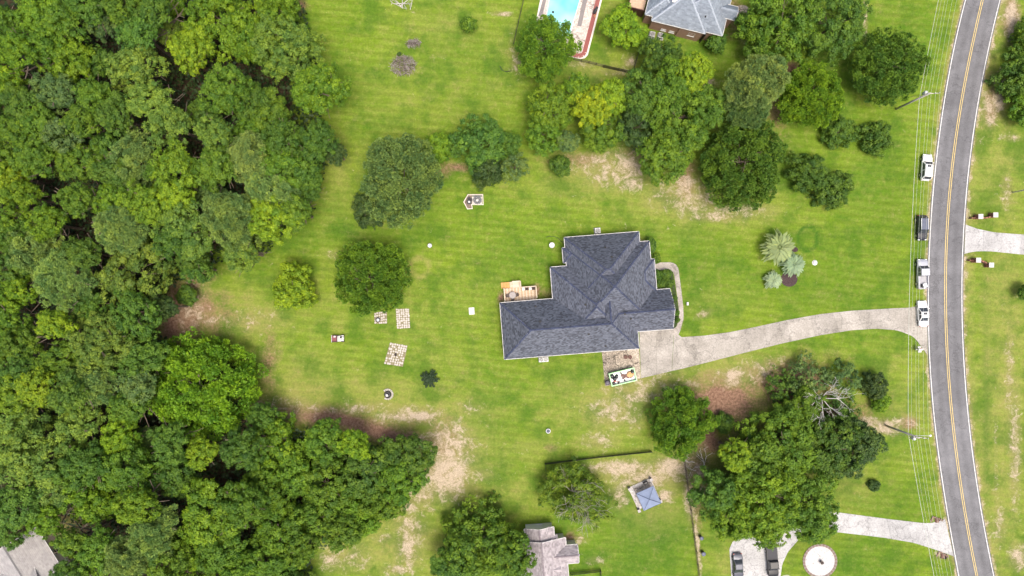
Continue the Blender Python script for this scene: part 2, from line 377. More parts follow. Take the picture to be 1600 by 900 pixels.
def road():
    e = 2.2
    mb = MB(); ac = []
    NX = 16
    for y in YS:
        a, b = XL(y)-e, XR(y)+e
        for k in range(NX+1):
            q = W(a+(b-a)*k/NX, y); mb.v.append((q.x, q.y, .045)); ac.append(k/NX)
    for i in range(len(YS)-1):
        for k in range(NX):
            a = i*(NX+1)+k; mb.f.append((a, a+NX+1, a+NX+2, a+1))
    o = mb.build('road', asphalt_mat()); struct(o)
    at = o.data.attributes.new('across', 'FLOAT', 'POINT'); at.data.foreach_set('value', ac)
    wm = mat('white_road_paint', (.56, .56, .54), .75, .3, 2.0)
    ym = mat('yellow_road_paint', (.54, .41, .15), .7, .2, 3.0)
    hw = .62
    ribbon(lambda y: XL(y)-hw, lambda y: XL(y)+hw, .053).build('edge_line', wm, o)
    ribbon(lambda y: XR(y)-hw, lambda y: XR(y)+hw, .053).build('edge_line', wm, o)
    ribbon(lambda y: XC(y)-1.9, lambda y: XC(y)-.9, .053).build('centre_line', ym, o)
    ribbon(lambda y: XC(y)+.9, lambda y: XC(y)+1.9, .053).build('centre_line', ym, o)
road()

# ------------------------------------------------------------------ concrete drives and paths
def concrete(name, base, stain, sc=.35):
    m = mat(name, stain, .9, .2, sc, col2=base, bump=.15, detail=8, spec=.2)
    nt = m.node_tree; N = nt.nodes; L = nt.links; b = N['Principled BSDF']
    src = b.inputs['Base Color'].links[0].from_socket
    tc = N.new('ShaderNodeTexCoord'); oi = N.new('ShaderNodeObjectInfo')
    nz = N.new('ShaderNodeTexNoise'); nz.inputs['Scale'].default_value = 3.5; nz.inputs['Detail'].default_value = 7; nz.inputs['Roughness'].default_value = .75; L.new(tc.outputs['Object'], nz.inputs['Vector'])
    a = N.new('ShaderNodeMapRange'); a.inputs['From Min'].default_value = .3; a.inputs['From Max'].default_value = .7; a.inputs['To Min'].default_value = .66; a.inputs['To Max'].default_value = 1.22; L.new(nz.outputs['Fac'], a.inputs['Value'])
    c = N.new('ShaderNodeMapRange'); c.inputs['To Min'].default_value = .9; c.inputs['To Max'].default_value = 1.07; L.new(oi.outputs['Random'], c.inputs['Value'])
    m0 = N.new('ShaderNodeMath'); m0.operation = 'MULTIPLY'; L.new(a.outputs[0], m0.inputs[0]); L.new(c.outputs[0], m0.inputs[1])
    n3 = N.new('ShaderNodeTexNoise'); n3.inputs['Scale'].default_value = 1.1; n3.inputs['Detail'].default_value = 5; L.new(tc.outputs['Object'], n3.inputs['Vector'])
    sv = N.new('ShaderNodeVectorMath'); sv.operation = 'SCALE'; sv.inputs['Scale'].default_value = 3.0; L.new(n3.outputs['Color'], sv.inputs[0])
    av = N.new('ShaderNodeVectorMath'); av.operation = 'ADD'; L.new(tc.outputs['Object'], av.inputs[0]); L.new(sv.outputs['Vector'], av.inputs[1])
    vo = N.new('ShaderNodeTexVoronoi'); vo.feature = 'DISTANCE_TO_EDGE'; vo.inputs['Scale'].default_value = .22; L.new(av.outputs['Vector'], vo.inputs['Vector'])
    cr = N.new('ShaderNodeMapRange'); cr.inputs['From Min'].default_value = .008; cr.inputs['From Max'].default_value = .03; cr.inputs['To Min'].default_value = .72; L.new(vo.outputs['Distance'], cr.inputs['Value'])
    mm = N.new('ShaderNodeMath'); mm.operation = 'MULTIPLY'; L.new(m0.outputs[0], mm.inputs[0]); L.new(cr.outputs[0], mm.inputs[1])
    v = N.new('ShaderNodeVectorMath'); v.operation = 'SCALE'; L.new(src, v.inputs[0]); L.new(mm.outputs[0], v.inputs['Scale'])
    L.new(v.outputs['Vector'], b.inputs['Base Color'])
    return m
CONC = concrete('weathered_concrete', (.415, .385, .345), (.25, .23, .20), .3)
CONC_N = concrete('pale_concrete', (.46, .455, .45), (.33, .325, .32), .3)
CONC_W = concrete('walk_concrete', (.41, .375, .335), (.28, .25, .22), .5)
def resample(pts, n):
    P = np.array(pts, float); s = np.r_[0, np.cumsum(np.hypot(*np.diff(P, axis=0).T))]
    t = np.linspace(0, s[-1], n); return np.stack([np.interp(t, s, P[:, 0]), np.interp(t, s, P[:, 1])], 1)
def slab_strip(name, A, B, nslab, m, sub=4, z=.05, gap=.14, z0=-.1):
    """slabs one after another between edge lines A and B, joints recessed"""
    root = bpy.data.objects.new(name, None); COL.objects.link(root); struct(root)
    n = nslab*sub+1; a = resample(A, n); b = resample(B, n)
    for i in range(nslab):
        ia = a[i*sub:(i+1)*sub+1].copy(); ib = b[i*sub:(i+1)*sub+1].copy()
        if i > 0:
            ia[0] += (ia[1]-ia[0])*gap/sub; ib[0] += (ib[1]-ib[0])*gap/sub
        poly = [W(*p) for p in ia] + [W(*p) for p in ib[::-1]]
        MB().prism([(p.x, p.y) for p in poly], z0, z + .006*(i % 3)).build('concrete_slab', m, root)
    # dark joint bed below
    poly = [W(*p) for p in a] + [W(*p) for p in b[::-1]]
    MB().prism([(p.x, p.y) for p in poly], z0-.02, z-.03).build('joint_bed', mat('joint_soil', (.10, .09, .06), .95), root)
    return root
slab_strip('driveway', [(1053.5,514.2),(1062,527),(1100,524.5),(1140,519),(1180,511),(1230,500),(1280,491),(1330,485.5),(1390,482),(1425,480.5),(1448,474)],
           [(1050,579.5),(1062,577),(1100,567.5),(1160,552),(1220,537),(1280,524),(1330,516),(1370,513.5),(1402,516),(1428,526),(1448.6,554)], 11, CONC, 4, .05, .05)
slab_strip('driveway', [(940,547),(968,545.5),(998.5,543)], [(945.5,603.5),(972,598),(1001,591)], 3, concrete('tan_concrete', (.47, .41, .33), (.31, .26, .205), .4), 2, .056, .04)
slab_strip('driveway', [(998.8,515),(1026,514.6),(1053,513)], [(1001.5,591),(1025,585.5),(1049.6,579.6)], 2, CONC, 2, .046, .04)
slab_strip('driveway', [(1508.6,351),(1527,357.5),(1552,363),(1600,366.7),(1800,376)], [(1506.6,396.6),(1521.7,392.8),(1546.7,392.6),(1600,398),(1800,412)], 10, CONC_N, 3, .05, .05)
slab_strip('driveway', [(1476.5,811),(1459,816.6),(1444,817.5),(1381,810),(1306,800),(1262,800)], [(1490,869),(1459,858),(1428,848),(1381,840),(1287.5,829),(1258,830)], 7, CONC_N, 3, .05, .05)
slab_strip('driveway', [(1262,800),(1200,812),(1139,850),(1143,905),(1150,1000)], [(1258,830.5),(1245,846),(1231,862),(1222,882),(1219,905)], 5, CONC_N, 4, .046, .04)
slab_strip('driveway', [(1219,905),(1222,899),(1231,898),(1238,902)], [(1219,960),(1225,960),(1231,960),(1238,960)], 1, CONC_N, 3, .04, .04)
slab_strip('walkway', [(1018,410.3),(1049.5,409.8),(1056,412.5),(1060,420),(1064,450),(1067.5,480),(1068,498),(1063,516),(1058,527)],
           [(1018,422),(1047,421.5),(1051,423.5),(1053,428),(1057,455),(1060.5,482),(1061,496),(1057,511),(1045,518)], 9, CONC_W, 3, .06, .05)

# ------------------------------------------------------------------ houses
class Vol:
    def __init__(s, u0, u1, v0, v1, kind='hip', eave=2.9, pitch=.72):
        s.u0, s.u1, s.v0, s.v1, s.kind, s.e, s.p = u0, u1, v0, v1, kind, eave, pitch
    def h(s, u, v):
        du = np.minimum(u-s.u0, s.u1-u); dv = np.minimum(v-s.v0, s.v1-v)
        d = np.minimum(du, dv) if s.kind == 'hip' else (dv if s.kind == 'gu' else du)
        return np.where((du >= -1e-6) & (dv >= -1e-6), s.e + s.p*d, -99.)
    def faces(s):
        u0, u1, v0, v1, e, p = s.u0, s.u1, s.v0, s.v1, s.e, s.p
        um, vm = (u0+u1)/2, (v0+v1)/2; a, b = (u1-u0)/2, (v1-v0)/2
        A, B, C, D = (u0,v0,e), (u1,v0,e), (u1,v1,e), (u0,v1,e)
        if s.kind == 'gu':
            P, Q = (u0,vm,e+p*b), (u1,vm,e+p*b); return [[A,B,Q,P],[C,D,P,Q]], [(P,Q)]
        if s.kind == 'gv':
            P, Q = (um,v0,e+p*a), (um,v1,e+p*a); return [[B,C,Q,P],[D,A,P,Q]], [(P,Q)]
        if abs(a-b) < .02:
            P = (um,vm,e+p*a); return [[A,B,P],[B,C,P],[C,D,P],[D,A,P]], [(A,P),(B,P),(C,P),(D,P)]
        if a > b:
            P, Q = (u0+b,vm,e+p*b), (u1-b,vm,e+p*b)
            return [[A,B,Q,P],[B,C,Q],[C,D,P,Q],[D,A,P]], [(P,Q),(A,P),(D,P),(B,Q),(C,Q)]
        P, Q = (um,v0+a,e+p*a), (um,v1-a,e+p*a)
        return [[A,B,P],[B,C,Q,P],[C,D,Q],[D,A,P,Q]], [(P,Q),(A,P),(B,P),(C,Q),(D,Q)]

def in_poly(u, v, poly):
    ins = np.zeros(len(u), bool); j = len(poly)-1
    for i in range(len(poly)):
        xi, yi = poly[i][:2]; xj, yj = poly[j][:2]
        ins ^= ((yi > v) != (yj > v)) & (u < (xj-xi)*(v-yi)/(yj-yi+1e-12)+xi); j = i
    return ins

def build_roof(root, vols, m_shingle, m_cap, m_trim, m_wall, inset=.45, seed=1, tab=(.42, .21)):
    rg = np.random.default_rng(seed)
    def hmax(u, v, skip=None):
        r = np.full(np.shape(u), -99.)
        for w in vols:
            if w is not skip: r = np.maximum(r, w.h(u, v))
        return r
    base = MB(); caps = MB(); wall = MB()
    TV = []; TF = 0
    tabs = []
    for vi, w in enumerate(vols):
        fs, ridges = w.faces()
        for f in fs:
            base.add([(p[0], p[1], p[2]-.06) for p in f], [tuple(range(len(f)))])
            base.add([(p[0], p[1], p[2]-.22) for p in f], [tuple(range(len(f)))[::-1]])
            A, B = Vector(f[0]), Vector(f[1]); e = (B-A); Le = e.length; e.normalize()
            n = e.cross(Vector(f[2])-A).normalized()
            if n.z < 0: n = -n
            s = n.cross(e).normalized()
            if s.z < 0: s = -s
            ext = max((Vector(p)-A).dot(s) for p in f)
            rows = int(ext/tab[1])+1; cols = int(Le/tab[0])+3
            r, c = np.meshgrid(np.arange(rows), np.arange(cols), indexing='ij')
            r = r.ravel(); c = c.ravel()
            off = rg.uniform(0, 1, rows)[r]
            a0 = (c-1+off)*tab[0]; t0 = r*tab[1]
            ac = a0+tab[0]/2; tcn = t0+tab[1]/2
            En, Sn, Nn, An = map(np.array, (e, s, n, A))
            P = An + ac[:, None]*En + tcn[:, None]*Sn
            keep = in_poly(P[:, 0], P[:, 1], f) & (P[:, 2] >= hmax(P[:, 0], P[:, 1], w)-.03)
            a0, t0 = a0[keep], t0[keep]; k = len(a0)
            lift = rg.uniform(.015, .05, k)
            wd = tab[0]*rg.uniform(.9, 1.0, k)
            def pt(a, t, l): return An + a[:, None]*En + t[:, None]*Sn + l[:, None]*Nn
            z = np.full(k, -.02)
            tt = t0+tab[1]*1.12
            q = np.stack([pt(a0, t0, lift), pt(a0+wd, t0, lift), pt(a0+wd, tt, z+.025), pt(a0, tt, z+.025),
                          pt(a0, t0, z-.04), pt(a0+wd, t0, z-.04)], 1)
            tabs.append(q.reshape(-1, 3))
        for P, Q in ridges:
            P, Q = Vector(P), Vector(Q); L = (Q-P).length; nn = max(2, int(L/.45)); d = (Q-P).normalized()
            side = Vector((-d.y, d.x, 0)).normalized()
            for i in range(nn):
                a = P.lerp(Q, i/nn); b = P.lerp(Q, (i+1.08)/nn); mid = (a+b)/2
                if float(hmax(np.array([mid.x]), np.array([mid.y]), w)[0]) > mid.z+.02: continue
                dz = w.p*.16*(1 if abs(d.z) < .01 else .6)
                up = Vector((0, 0, .06+.012*(i % 3)))
                l1, l2 = -side*.17-Vector((0, 0, dz)), side*.17-Vector((0, 0, dz))
                caps.add([a+l1+up, a+up+Vector((0,0,.02)), a+l2+up, b+l1+up-Vector((0,0,.02)), b+up, b+l2+up-Vector((0,0,.02))], [(0,1,4,3),(1,2,5,4),(0,2,1)])
        # walls
        i = inset; p4 = [(w.u0+i,w.v0+i),(w.u1-i,w.v0+i),(w.u1-i,w.v1-i),(w.u0+i,w.v1-i)]
        for j in range(4):
            a, b = p4[j], p4[(j+1) % 4]
            wall.quad((*a,0),(*b,0),(*b,w.e-.1),(*a,w.e-.1))
        if w.kind == 'gu':
            vm = (w.v0+w.v1)/2
            for u in (w.u0+i, w.u1-i): wall.quad((u,w.v0+i,w.e-.1),(u,w.v1-i,w.e-.1),(u,vm,w.e+w.p*(w.v1-w.v0)/2-.3))
        if w.kind == 'gv':
            um = (w.u0+w.u1)/2
            for v in (w.v0+i, w.v1-i): wall.quad((w.u0+i,v,w.e-.1),(w.u1-i,v,w.e-.1),(um,v,w.e+w.p*(w.u1-w.u0)/2-.3))
        # gutters and fascia boards along exposed edges
        A, B, C, D = (w.u0,w.v0,w.e), (w.u1,w.v0,w.e), (w.u1,w.v1,w.e), (w.u0,w.v1,w.e)
        eds = [(A,B),(B,C),(C,D),(D,A)]
        um, vm = (w.u0+w.u1)/2, (w.v0+w.v1)/2
        if w.kind == 'gu':
            hp = w.e+w.p*(w.v1-w.v0)/2
            eds = [(A,B),(C,D)] + [(B,(w.u1,vm,hp)),((w.u1,vm,hp),C),(D,(w.u0,vm,hp)),((w.u0,vm,hp),A)]
        if w.kind == 'gv':
            hp = w.e+w.p*(w.u1-w.u0)/2
            eds = [(B,C),(D,A)] + [(A,(um,w.v0,hp)),((um,w.v0,hp),B),(C,(um,w.v1,hp)),((um,w.v1,hp),D)]
        for P, Q in eds:
            P, Q = Vector(P), Vector(Q); L = (Q-P).length
            if L < .2: continue
            nn = max(2, int(L/.25)); out = Vector((Q.y-P.y, -(Q.x-P.x), 0)).normalized()
            ts = (np.arange(nn)+.5)/nn
            mu = P.x+(Q.x-P.x)*ts+out.x*.05; mv = P.y+(Q.y-P.y)*ts+out.y*.05; mz = P.z+(Q.z-P.z)*ts
            ok = hmax(mu, mv, w) < mz-.02
            i0 = None
            for k in range(nn+1):
                if k < nn and ok[k]:
                    if i0 is None: i0 = k
                elif i0 is not None:
                    a = P.lerp(Q, i0/nn); b = P.lerp(Q, k/nn); i0 = None
                    if (b-a).length < .3: continue
                    o1 = out*.10; dn = Vector((0,0,-.17)); up = Vector((0,0,.015))
                    g = MB(); g.add([a+up, b+up, b+o1+up, a+o1+up, a+dn, b+dn, b+o1+dn, a+o1+dn],
                                    [(0,1,2,3),(7,6,5,4),(0,4,5,1),(1,5,6,2),(2,6,7,3),(3,7,4,0)])
                    g.build('gutter', m_trim, root)
    base.build('roof', m_shingle, root)
    q = np.concatenate(tabs); k = len(q)//6
    me = bpy.data.meshes.new('shingles')
    me.vertices.add(len(q)); me.vertices.foreach_set('co', q.ravel())
    o6 = (np.arange(k)*6)[:, None]
    F = np.concatenate([o6+np.array([0,1,2,3]), o6+np.array([4,5,1,0])], 1).reshape(-1, 4)
    me.loops.add(F.size); me.loops.foreach_set('vertex_index', F.ravel())
    me.polygons.add(len(F)); me.polygons.foreach_set('loop_start', np.arange(0, F.size, 4)); me.update()
    me.materials.append(m_shingle)
    so = bpy.data.objects.new('shingles', me); COL.objects.link(so); so.parent = root; so['kind'] = 'stuff'
    caps.build('ridge_caps', m_cap, root, kind='stuff')
    wall.build('wall', m_wall, root)
    return hmax

GLASS = mat('window_glass', (.03, .035, .04), .08, .1, 1.0, spec=.8)
WHITE = mat('white_trim', (.52, .51, .49), .5, .06, 2.0)
def window(root, u, v, z, w, h, rz, m=None):
    """frame (> pane, sill) standing on a wall that faces rz"""
    f = MB()
    M = Matrix.Translation((u, v, z)) @ Matrix.Rotation(rz, 4, 'Z')
    for (x, zz, a, b) in ((0, h/2, w+.16, .09), (0, -h/2, w+.16, .09), (-w/2, 0, .09, h), (w/2, 0, .09, h), (0, 0, w, .05)):
        c = M @ Vector((x, -.05, zz)); f.box(c, (a, .1, b), rz)
    fo = f.build('window', m or WHITE, root)
    MB().box(M @ Vector((0, -.02, 0)), (w, .04, h), rz).build('pane', GLASS, fo)
    MB().box(M @ Vector((0, -.09, -h/2-.06)), (w+.3, .2, .06), rz).build('sill', m or WHITE, fo)

def house_frame(px0, py0, rot_deg, eave):
    o = W(px0, py0, eave)
    ca, sa = math.cos(R_(rot_deg)), math.sin(R_(rot_deg))
    def loc(px, py, h=eave):
        p = W(px, py, h); dx, dy = p.x-o.x, p.y-o.y
        return (dx*ca+dy*sa, -dx*sa+dy*ca)
    return (o.x, o.y, 0), loc

# main house --------------------------------------------------------
def main_house():
    E = 2.9
    o, loc = house_frame(900, 465, 4.6, E)
    root = thing('brick_house', 'large house with dark blue grey shingle hip roof in middle of the lawn', 'house', o, R_(4.6))
    Z = lambda zx, zy: loc(740+zx/3.103, 330+zy/3.103)
    def rect(nw, se): (a, b), (c, d) = Z(*nw), Z(*se); return (a, c, d, b)
    pw = Z(128, 445); pe = Z(802, 665); po = Z(148, 718)
    v1 = Vol(pw[0], pe[0], po[1], pw[1], 'hip', E, .72)
    a = Z(440, 128); b = Z(801, 100)
    v2 = Vol(a[0], b[0], pw[1]-2, a[1], 'hip', E, .72)
    d = Z(838, 146); ge = Z(866, 330); r = Z(372, 272); q = Z(382, 424)
    v4 = Vol(a[0]+.02, ge[0]-.0, d[1]-(ge[0]-a[0]), d[1], 'hip', E+.01, .72)
    v3 = Vol(r[0], r[0]+15, v1.v0+1.0, r[1], 'hip', E-.01, .55)
    um = v1.u1-(v1.v1-v1.v0)/2
    hf = (v1.v1-v1.v0)/2; v5 = Vol(um-hf, um+hf, (v1.v0+v1.v1)/2+.02, d[1]-7, 'gv', E, .72)
    g0 = Z(812, 380); g1 = Z(966, 572)
    v6 = Vol(g0[0]-6, g1[0]+.05, Z(886, 576)[1], Z(915, 379)[1], 'gu', E-.02, .72)
    t0 = Z(430, 178); t1 = Z(437, 250)
    v7 = Vol(t0[0], t0[0]+3.2, t1[1], t0[1], 'hip', E-.03, .6)
    c0 = Z(800, 395); c1 = Z(868, 232)
    v8 = Vol(c0[0]-1, c1[0]+.28, c0[1], c1[1], 'hip', E+.015, .5)
    vols = [v1, v2, v3, v4, v5, v6, v7, v8]
    ms = mat('blue_grey_shingle', srgb(97, 101, 112), .88, .14, 1.6, island=.42, bump=.15, spec=.2)
    mc = mat('blue_grey_cap', srgb(62, 68, 88), .88, .2, 3.0, island=.2, spec=.2)
    mw = mat('house_brick', (.26, .17, .13), .85, .2, 6.0, bump=.2)
    hm = build_roof(root, vols, ms, mc, WHITE, mw, seed=3)
    vm = mat('black_pipe', (.02, .02, .022), .6)
    for zx, zy in ((638,177),(670,223),(543,453),(300,462),(322,535),(733,497),(762,520),(558,595),(640,653)):
        px, py = 740+zx/3.103, 330+zy/3.103; h = 4.5
        for _ in range(5):
            u, v = loc(px, py, h); h = float(hm(np.array([u]), np.array([v]))[0])
        MB().lathe([(.24, -.15), (.24, .04), (.13, .06), (.13, .42), (.10, .42)], (u, v, h), 10).build('roof_vent', vm, root)
    # windows and doors on the outer walls
    for u in (v1.u0+3, v1.u0+8, v1.u0+13, v1.u0+18): window(root, u, v1.v0+.45, 1.6, 1.3, 1.5, 0)
    for v in (v1.v0+3, v1.v0+7.5): window(root, v1.u0+.45, v, 1.6, 1.2, 1.5, -math.pi/2)
    for u in (v2.u0+3, v2.u0+10): window(root, u, v2.v1-.45, 1.6, 1.3, 1.5, math.pi)
    for v in (v3.v1-2.2,): window(root, v3.u0+.45, v, 1.5, 1.4, 1.8, -math.pi/2)
    window(root, v6.u1-.45, (v6.v0+v6.v1)/2, 1.6, 1.6, 1.5, math.pi/2)
    gd = MB()
    for k in range(4): gd.box((v6.u1-3.4, v6.v0+.42, .3+.58*k), (4.6, .06, .54))
    gd.build('garage_door', WHITE, root)
    dr = MB().box((v8.u1-.40, (v8.v0+v8.v1)/2+.6, 1.05), (.08, 1.0, 2.1)).build('door', mat('red_door', (.16, .03, .02), .4), root)
    MB().box((v8.u1-.34, (v8.v0+v8.v1)/2+1.0, 1.0), (.06, .05, .14)).build('handle', mat('brass', (.5, .35, .12), .3, metallic=1.0), dr)
    for k in range(3):
        v = v8.v0+.8+k*(v8.v1-v8.v0-1.6)/2
        MB().box((v8.u1-.22, v, 1.4), (.18, .18, 2.8)).build('porch_column', WHITE, root)
    return root, vols, loc
HOUSE, HV, HLOC = main_house()

def ac_unit(px, py, rz, label, group=None, r=.42):
    p = W(px, py, .8)
    t = thing('air_conditioner', label, 'air conditioner', (p.x, p.y, 0), rz, group)
    grey = mat('ac_metal', (.42, .42, .41), .5, .1, 5, metallic=.3); dk = mat('ac_dark', (.03, .03, .035), .5)
    MB().box((0, 0, .05), (r*2.5, r*2.5, .1)).build('concrete_pad', CONC_N, t)
    MB().box((0, 0, .48), (r*2, r*2, .74)).build('casing', grey, t, bevel=.03)
    MB().lathe([(r*.85, 0), (r*.85, .02), (r*.7, .03), (.02, .03)], (0, 0, .86), 18).build('fan_well', dk, t)
    g = MB()
    for k in range(4): g.lathe([(r*(.84-.2*k), .0), (r*(.84-.2*k), .02), (r*(.79-.2*k), .02), (r*(.79-.2*k), .0)], (0, 0, .90), 18)
    for k in range(6): g.box((0, 0, .915), (r*1.6, .02, .015), math.pi*k/6)
    g.build('fan_grille', grey, t)
    return t
ac_unit(846, 562.2, R_(4.6), 'left air conditioner of the pair against the south wall of big house', 'air conditioners by the south wall')
ac_unit(853, 561.7, R_(4.6), 'right air conditioner of the pair against the south wall of big house', 'air conditioners by the south wall')
ac_unit(934, 360.3, R_(4.6), 'single air conditioner against the north wall of the big house', None, .5)

# wooden deck ------------------------------------------------------------------
WOOD_M = [mat('deck_board_%s' % n, c, .75, .18, 2.5, bump=.2) for n, c in (('pale', (.50, .38, .27)), ('cream', (.56, .46, .35)), ('honey', (.46, .33, .21)), ('tan', (.42, .30, .20)))]
GOLD = mat('fresh_board', (.48, .27, .09), .75, .2, 2.5)
def deck():
    zt = .75
    o, loc = house_frame(813, 460, 4.6, zt)
    t = thing('wooden_deck', 'pale plank deck with steps at the west corner of the house', 'deck', o, R_(4.6))
    a = loc(787.5, 451); b = loc(839, 468.5)
    u0, u1, v0, v1 = a[0], b[0], b[1]-.2, a[1]
    n = 40; w = (u1-u0)/n
    shared = {}
    for i in range(n):
        k = i*7 % 4
        if k not in shared:
            ob = MB().box((0, 0, 0), (w*.93, v1-v0, .05)).build('plank', WOOD_M[k], t); shared[k] = ob.data
        else:
            ob = bpy.data.objects.new('plank', shared[k]); COL.objects.link(ob); ob.parent = t
        ob.location = (u0+w*(i+.5), (v0+v1)/2, zt+.004*random.random())
    c = loc(813, 439); d = loc(783, 449.8)
    mid = loc(800.5, 440)[0]
    n = 9; w2 = (c[0]-mid)/n
    shared = None
    for i in range(n):
        if shared is None:
            ob = MB().box((0, 0, 0), (w2*.93, c[1]-v1-.02, .05)).build('plank', WOOD_M[1], t); shared = ob.data
        else: ob = bpy.data.objects.new('plank', shared); COL.objects.link(ob); ob.parent = t
        ob.location = (mid+w2*(i+.5), (c[1]+v1)/2, zt)
    s0 = d[0]; ns = 4
    for i in range(ns):
        ww = (mid-s0)/ns
        st = MB().box((0, 0, 0), (ww*.97, c[1]-v1-.06, .06)).build('step', GOLD if i > 0 else WOOD_M[0], t)
        st.location = (mid-ww*(i+.5), (c[1]+v1)/2, zt-.16*(i+.5))
    # railing posts and rails
    rail = WOOD_M[1]
    def run(p, q):
        p, q = Vector((*p, 0)), Vector((*q, 0)); L = (q-p).length; k = max(1, int(L/1.6))
        ang = math.atan2(q.y-p.y, q.x-p.x)
        for i in range(k+1):
            c_ = p.lerp(q, i/k); MB().box((c_.x, c_.y, .85), (.1, .1, 1.7)).build('rail_post', rail, t)
        m_ = (p+q)/2
        MB().box((m_.x, m_.y, 1.72), (L+.1, .15, .04), ang).build('handrail', rail, t)
        MB().box((m_.x, m_.y, 1.0), (L, .05, .08), ang).build('rail', rail, t)
        bl = MB()
        for i in range(int(L/.14)):
            c_ = p.lerp(q, (i+.5)/int(L/.14)); bl.box((c_.x, c_.y, 1.35), (.035, .035, .68))
        bl.build('balusters', rail, t, kind='stuff')
    run((u0, v0+.3), (u0, v1)); run((c[0]+.05, v1), (u1, v1)); run((u1, v0+.6), (u1, v1)); run((c[0], v1), (c[0], c[1])); run((mid, c[1]), (c[0], c[1]))
    for x in (u0+.1, (u0+u1)/2, u1-.1):
        for y in (v0+.3, v1-.1): MB().box((x, y, zt/2-.03), (.14, .14, zt-.06)).build('deck_post', WOOD_M[3], t)
    # furniture on the deck
    def at(px, py, h): q = W(px, py, h); return (q.x, q.y, zt+.03)
    brn = mat('wicker_brown', (.075, .055, .048), .7, .3, 12); gl = mat('grey_table_glass', (.22, .19, .185), .25, .1, 2)
    tb = thing('patio_table', 'round grey patio table standing on the plank deck', 'table', at(800.8, 461.3, 1.4))
    MB().lathe([(.62, .68), (.64, .70), (.64, .72), (.60, .73)], n=20).build('table_top', gl, tb)
    MB().lathe([(.32, 0), (.30, .04), (.05, .06), (.05, .68), (.12, .68)], n=10).build('pedestal', brn, tb)
    def chair(px, py, rz, label):
        ch = thing('patio_chair', label, 'chair', at(px, py, 1.3), rz, 'chairs around the patio table')
        MB().box((0, 0, .42), (.55, .55, .08)).build('seat', brn, ch, bevel=.03)
        MB().box((0, .27, .72), (.55, .07, .56), 0, -.12).build('backrest', brn, ch, bevel=.03)
        for sx in (-1, 1):
            MB().box((sx*.29, 0, .62), (.06, .55, .05)).build('armrest', brn, ch)
            for sy in (-1, 1): MB().box((sx*.24, sy*.24, .2), (.05, .05, .4)).build('leg', brn, ch)
    chair(793.2, 462.3, R_(100), 'dark patio chair on the left side of the round deck table')
    chair(807.6, 460.8, R_(-80), 'dark patio chair on the right side of the round deck table')
    chair(801.2, 467.8, R_(184), 'dark patio chair between the deck table and house roof')
    def planter(px, py, label):
        pl = thing('planter_box', label, 'planter', at(px, py, 1.1), R_(4.6), 'square brown boxes along the deck rail')
        g = MB()
        for dx, dy, a, b_ in ((0, .26, .6, .06), (0, -.26, .6, .06), (.27, 0, .06, .46), (-.27, 0, .06, .46)): g.box((dx, dy, .22), (a, b_, .44))
        g.build('sides', brn, pl)
        MB().box((0, 0, .36), (.46, .46, .04)).build('soil', mat('potting_soil', (.05, .035, .03), .95, .4, 20), pl)
    planter(823.2, 451.2, 'left brown square box by the deck rail'); planter(833.4, 450.6, 'right brown square box at the deck corner')
    def chest(px, py, label, d):
        c_ = thing('storage_chest', label, 'chest', at(px, py, 1.0), R_(4.6))
        MB().box((0, 0, .17), (*d, .34)).build('chest_body', WHITE, c_, bevel=.02); MB().box((0, 0, .37), (d[0]+.06, d[1]+.06, .05)).build('lid', WHITE, c_, bevel=.02)
    chest(817.8, 451.6, 'white low chest left of the two brown boxes on deck', (.45, .5)); chest(828.6, 451.0, 'white low chest between the two brown boxes on deck', (.45, .45))
deck()

